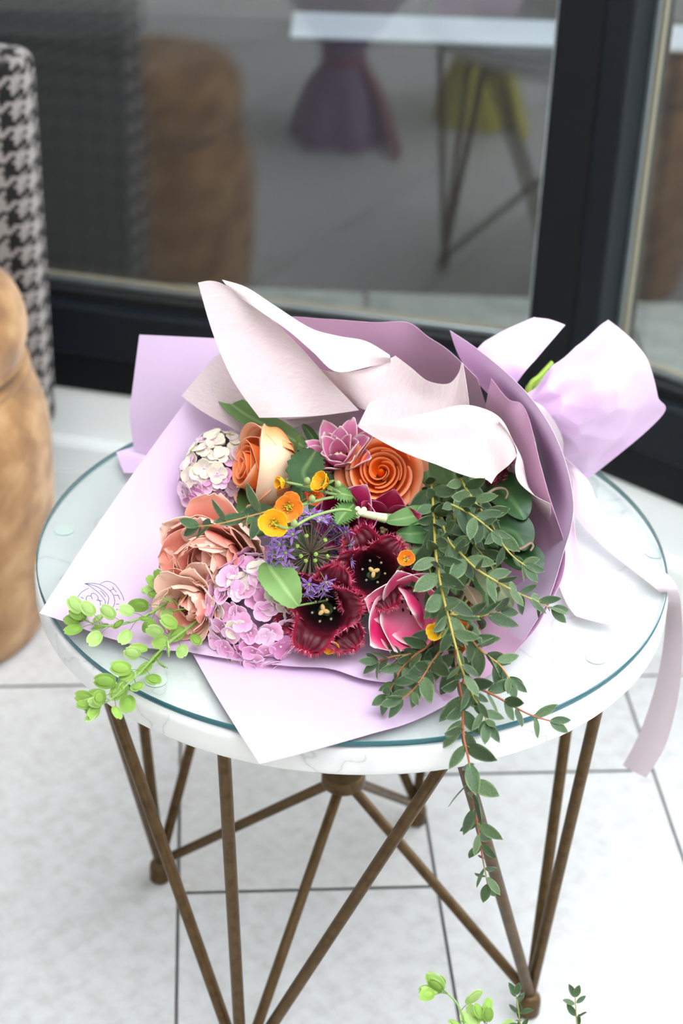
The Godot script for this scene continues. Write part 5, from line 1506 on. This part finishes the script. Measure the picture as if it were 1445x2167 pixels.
	big_leaf("geum_leaf", "little pointed leaf under the lower fringed tulip", [V(-0.002, 0.5559, 0.1832), V(-0.001, 0.5559, 0.1958), V(0, 0.5539, 0.2054)], 0.004, V(-0.007, 0.6757, 0.7372), ["#5f8a42", "#527c38", "#86a565"], false, 0.3, 0.9)
	big_leaf("tulip_leaf", "broad smooth tulip leaf under the orange rose", [V(0.0734, 0.6159, 0.0824), V(0.0575, 0.6279, 0.1097), V(0.0404, 0.6339, 0.127), V(0.0262, 0.6319, 0.1286)], 0.0098, V(-0.0129, 0.7927, 0.6095), ["#6f9656", "#64894c", "#8fae74"], false, 0.0, 0.8)
	big_leaf("tulip_leaf", "second tulip leaf curving below the first", [V(0.0777, 0.6059, 0.1003), V(0.0618, 0.6179, 0.1231), V(0.049, 0.6239, 0.1351), V(0.036, 0.6219, 0.1312)], 0.0105, V(-0.0077, 0.6912, 0.7227), ["#587f48", "#4d7340", "#7d9c66"], false, 0.0, 0.8)
	big_leaf("tulip_leaf", "third tulip leaf behind the fringed tulip", [V(0.0758, 0.5959, 0.1121), V(0.0601, 0.6079, 0.132), V(0.0454, 0.6119, 0.1454), V(0.034, 0.6099, 0.1521)], 0.0120, V(-0.0077, 0.6912, 0.7227), ["#648a50", "#567c45", "#86a56c"], false, 0.0, 0.8)
	big_leaf("glossy_leaf", "dark glossy leaf at the right below the tissue", [V(0.1127, 0.6109, 0.019), V(0.1272, 0.6259, 0.0506), V(0.1401, 0.6279, 0.0797), V(0.1498, 0.6209, 0.0999)], 0.0200, V(0.0936, 0.7608, 0.6422), ["#2c4d28", "#264422", "#4c6c40"], true, 0.0, 0.95)
	big_leaf("glossy_leaf", "dark glossy leaf under the right hand branches", [V(0.1074, 0.5959, 0.0619), V(0.1241, 0.6079, 0.0925), V(0.1419, 0.6099, 0.1064), V(0.1503, 0.6039, 0.1236)], 0.0210, V(0.0936, 0.7608, 0.6422), ["#264823", "#213f1f", "#45653a"], true, 0.0, 0.95)
	big_leaf("glossy_leaf", "dark leaf near the inner ring of mauve paper", [V(0.1334, 0.5809, 0.0766), V(0.1432, 0.5919, 0.1091), V(0.1568, 0.5919, 0.1236), V(0.1635, 0.5879, 0.1323)], 0.0150, V(0.0936, 0.7608, 0.6422), ["#2a4a27", "#244122", "#48683d"], true, 0.0, 0.95)
	big_leaf("dry_leaf", "pale grey green wilted leaf folded among the lower branches", [V(0.108, 0.5859, 0.1098), V(0.1161, 0.5919, 0.1452), V(0.127, 0.5919, 0.1703), V(0.1362, 0.5879, 0.189)], 0.0110, V(-0.3429, 0.7308, 0.5902), ["#a9ad8c", "#989c7c", "#c3c5a8"], false, 0.03, 1.1)
	big_leaf("dry_leaf", "brown crumpled leaf scrap below the wilted one", [V(0.0983, 0.5809, 0.1483), V(0.1033, 0.5839, 0.1686), V(0.1077, 0.5819, 0.182)], 0.0080, V(0.3019, 0.6667, 0.6815), ["#8f7a64", "#7d6954", "#ab977e"], false, 0.12, 0.9)
	# filling leaves that close the gaps between the flowers
	var fill := [
		[V(0.0686, 0.5809, -0.0848), V(0.0681, 0.6009, -0.0127), V(0.0702, 0.6109, 0.0561), V(0.0631, 0.6059, 0.0973)], [V(0.0953, 0.5859, -0.0591), V(0.0935, 0.6039, 0.0171), V(0.0996, 0.6079, 0.0739), V(0.0964, 0.6009, 0.1108)],
		[V(0.1182, 0.5809, -0.051), V(0.1133, 0.5959, 0.028), V(0.119, 0.5959, 0.0855), V(0.1139, 0.5859, 0.1172)], [V(0.0799, 0.5759, 0.0141), V(0.0793, 0.5879, 0.0833), V(0.0885, 0.5859, 0.1265), V(0.0901, 0.5759, 0.1561)],
		[V(0.0584, 0.5659, 0.0077), V(0.0584, 0.5809, 0.0816), V(0.0638, 0.5809, 0.128), V(0.0698, 0.5709, 0.1574)], [V(0.1113, 0.5659, 0.0211), V(0.1119, 0.5759, 0.0861), V(0.1186, 0.5719, 0.126), V(0.1178, 0.5619, 0.1557)],
		[V(-0.0524, 0.5959, -0.0776), V(-0.0571, 0.6109, -0.0176), V(-0.0508, 0.6179, 0.034), V(-0.047, 0.6179, 0.076)], [V(-0.0824, 0.5809, -0.0367), V(-0.0899, 0.5979, 0.0284), V(-0.0937, 0.6039, 0.0724), V(-0.1052, 0.5999, 0.091)],
		[V(-0.0234, 0.5809, -0.0409), V(-0.0265, 0.5959, 0.0292), V(-0.0254, 0.5999, 0.0775), V(-0.0203, 0.5939, 0.1075)], [V(-0.0476, 0.5759, 0.0398), V(-0.0499, 0.5859, 0.0968), V(-0.0546, 0.5839, 0.1328), V(-0.0599, 0.5759, 0.151)],
		[V(0.0135, 0.5759, 0.0187), V(0.0155, 0.5879, 0.0796), V(0.0116, 0.5859, 0.1239), V(0.006, 0.5719, 0.1482)], [V(-0.0114, 0.5659, 0.0865), V(-0.0128, 0.5759, 0.1405), V(-0.016, 0.5679, 0.1729), V(-0.0174, 0.5559, 0.1842)],
		[V(-0.1146, 0.5759, -0.0431), V(-0.1239, 0.5879, 0.0138), V(-0.1339, 0.5899, 0.052), V(-0.1427, 0.5839, 0.0757)], [V(0.0485, 0.5659, 0.0826), V(0.0495, 0.5739, 0.1334), V(0.0554, 0.5679, 0.1684), V(0.064, 0.5559, 0.1791)],
		[V(-0.1178, 0.5609, 0.0369), V(-0.1178, 0.5659, 0.0935), V(-0.1237, 0.5619, 0.1265), V(-0.1306, 0.5539, 0.145)], [V(-0.0671, 0.5559, 0.0826), V(-0.0688, 0.5599, 0.135), V(-0.0711, 0.5519, 0.1675), V(-0.0742, 0.5439, 0.1848)]]
	var fill_labels := ["plain green leaf above the long yellow eucalyptus stem, under the tissue edge", "plain green leaf behind the upper eucalyptus branch", "plain green leaf between the upper eucalyptus branch and the dark glossy leaf", "plain green leaf behind the middle arching eucalyptus branch", "plain green leaf right of the tulip leaves, under the long eucalyptus stem", "plain green leaf under the wilted grey green leaf", "plain green leaf between the peach rose and the serrated leaf", "plain green leaf under the peach rose, above the coral peony", "plain green leaf between the pale double tulip and the wine red tulip", "plain green leaf under the purple allium", "plain green leaf behind the crimson double tulip", "plain green leaf between the two open fringed tulips", "plain green leaf between the pale hydrangea and the coral peony", "plain green leaf under the bright pink tulip", "plain green leaf between the two coral peonies", "plain green leaf under the large mauve hydrangea head"]
	for k in fill.size():
		big_leaf("filler_leaf", fill_labels[k], fill[k], 0.016, V(0.0388, 0.7932, 0.6078), [["#62814c", "#587744", "#86a56c"], ["#5b7a48", "#517040", "#7f9e66"]][k % 2], false, 0.03, 0.95, "filler leaves between the blooms")
	# curled twigs at the right
	for q: Array in [["curled brown twig looping above the dark glossy leaf", [V(0.1072, 0.6359, 0.1131), V(0.1114, 0.6419, 0.1019), V(0.1219, 0.6419, 0.0849), V(0.1315, 0.6379, 0.0758), V(0.1352, 0.6339, 0.077), V(0.1332, 0.6319, 0.0836)]], ["curled brown twig end beside the mauve paper", [V(0.1378, 0.6109, 0.1354), V(0.1461, 0.6119, 0.1326), V(0.1541, 0.6099, 0.1212), V(0.1567, 0.6079, 0.1225), V(0.154, 0.6059, 0.1272)]]]:
		var first: Vector3 = q[1][0]
		var o := thing("twig", q[0], "twig", first, "curled twigs")
		wpart("stem", tube_mesh(curve(q[1], 30), 0.0016, 0.0010, 7, lin("#7a6450")), M.stem, o)
		wpart("stem", tube_mesh(tie_path(first), 0.0014, 0.0016, 6, lin("#6f5a46")), M.stem, o)
	# cut stem ends showing in the gathered tail
	var c := thing("stem_ends", "bright green cut stem ends between the two gathered paper tails", "stems", V(0.1713, 0.6259, -0.1424), "")
	for q: Array in [[NECK, V(0.1688, 0.6379, -0.1219), V(0.1789, 0.6479, -0.1307), V(0.1914, 0.6559, -0.1449)], [NECK, V(0.1674, 0.6319, -0.1273), V(0.1765, 0.6399, -0.1329), V(0.1877, 0.6459, -0.1458)], [NECK, V(0.1733, 0.6259, -0.1374), V(0.1852, 0.6339, -0.1475), V(0.1966, 0.6379, -0.1635)]]:
		wpart("stem", tube_mesh(curve(q, 16), 0.0025, 0.0022, 9, lin("#a9cf4e")), M.stem, c)

# two more bouquets and a bucket stand on the floor nearer the viewer; the window mirrors them
func build_standing_bouquets() -> void:
	standing("wrapped_bouquet", "plum wrapped bouquet standing on the floor, seen only mirrored in the window", Vector3(-0.73, 0, 0.53), M.plum_paper, M.plum_ribbon, 0.115, 0.2)
	standing("wrapped_bouquet", "yellow wrapped bouquet standing on the floor, seen only mirrored in the window", Vector3(-0.49, 0, 0.82), M.yellow_paper, M.yellow_paper, 0.10, 0.2)
	var b := thing("flower_bucket", "zinc flower bucket standing on the floor before the table", "bucket", Vector3(0.15, 0, 0.46))
	part("bucket_wall", lathe_mesh(PackedVector2Array([Vector2(0.0, 0.002), Vector2(0.06, 0.002), Vector2(0.064, 0.006), Vector2(0.085, 0.2), Vector2(0.088, 0.203), Vector2(0.085, 0.205), Vector2(0.082, 0.2), Vector2(0.061, 0.008), Vector2(0.0, 0.008)]), 40), M.zinc, b)
	pod_spray("blurred green pod spray at the bottom edge in front of the table foot", [Vector3(0.13, 0.02, 0.46), Vector3(0.115, 0.20, 0.43), V(0.1062, 0.3015, 0.405), V(0.1007, 0.329, 0.4), V(0.0924, 0.3397, 0.395), V(0.0848, 0.3405, 0.39)], 0.0165, 0.011, 231, "sprigs in the zinc bucket", false, 0.30)
	pod_spray("second blurred pod spray at the bottom edge, right of the first", [Vector3(0.14, 0.02, 0.46), Vector3(0.13, 0.20, 0.44), V(0.1278, 0.297, 0.41), V(0.1229, 0.3135, 0.405), V(0.1208, 0.319, 0.4)], 0.0155, 0.016, 234, "sprigs in the zinc bucket", false, 0.26)
	branch("blurred eucalyptus tip at the bottom edge against the bronze foot", [Vector3(0.15, 0.02, 0.46), Vector3(0.15, 0.20, 0.44), V(0.1527, 0.2982, 0.41), V(0.1491, 0.3259, 0.405), V(0.1444, 0.3503, 0.4)], 0.0152, 0.011, 232, "#a9a45e", "sprigs in the zinc bucket", 0.24, "eucalyptus_branch", 0.0010, false)
	branch("thin eucalyptus tip standing alone at the lower right bottom edge", [Vector3(0.16, 0.02, 0.46), Vector3(0.18, 0.20, 0.44), V(0.1998, 0.295, 0.41), V(0.1954, 0.3282, 0.405), V(0.1926, 0.35, 0.4)], 0.0152, 0.016, 233, "#a9a45e", "sprigs in the zinc bucket", 0.24, "eucalyptus_branch", 0.0009, false)

func standing(called: String, label: String, at: Vector3, paper: Material, tie: Material, r: float, waist: float) -> void:
	var o := thing(called, label, "bouquet", at)
	var a := Acc.new()
	var rows := []
	var pr := [[r, 0.002], [r * 0.98, 0.03], [r * 0.78, 0.12], [r * 0.42, waist], [r * 0.75, waist + 0.07], [r * 1.25, waist + 0.16], [r * 1.6, waist + 0.24]]
	for q: Array in pr:
		var row := []
		for k in 25:
			var t := TAU * k / 24.0
			var rr: float = q[0] * (1.0 + 0.07 * sin(t * 6.0) * absf(q[1] - waist) * 8.0)
			row.append(Vector3(cos(t) * rr, q[1], sin(t) * rr))
		rows.append(row)
	a.grid(surface_points(rows, 73, 30), 73, 30, 0.0006, plain_cols(73 * 30))
	part("paper_sheet", a.mesh(), paper, o)
	part("ribbon_band", lathe_mesh(PackedVector2Array([Vector2(r * 0.46, waist - 0.015), Vector2(r * 0.48, waist), Vector2(r * 0.46, waist + 0.015)]), 24), tie, o)
	part("ribbon_tail", sheet([[Vector3(r * 0.4, waist, -0.02), Vector3(r * 0.4, waist, 0.02)], [Vector3(r * 0.9, waist - 0.08, -0.03), Vector3(r * 0.9, waist - 0.08, 0.015)], [Vector3(r * 1.3, 0.03, -0.05), Vector3(r * 1.3, 0.03, 0.0)], [Vector3(r * 1.6, 0.003, -0.10), Vector3(r * 1.62, 0.003, -0.06)]], 6, 24), tie, o)
	var rng := RandomNumberGenerator.new()
	rng.seed = int(r * 1000)
	for k in 14:
		var t := TAU * k / 14.0 * 2.4
		var rr := r * 1.1 * sqrt(k / 14.0)
		var f := Acc.new()
		var top := Vector3(cos(t) * rr, waist + 0.24 + rng.randf() * 0.04, sin(t) * rr)
		for p in 7:
			blade(f, around(frame_of(top, Vector3(cos(t) * 0.4, 1, sin(t) * 0.4)), TAU * p / 7.0, 0.5 + 0.3 * (p % 2), 0.004), 0.045, 0.02, 1.2, 0.5, 0.4, 0.0, 0.3, 0.0, 0.01, lin("#9a5a7c"), lin("#b97a98"), lin("#d4a6ba"))
		f.tube(PackedVector3Array([top, top.lerp(Vector3(0, waist, 0), 0.5), Vector3(0, 0.05, 0)]), 0.003, 0.003, 6, lin("#5d7a41"))
		part("bloom", f.mesh(), M.petal, o)
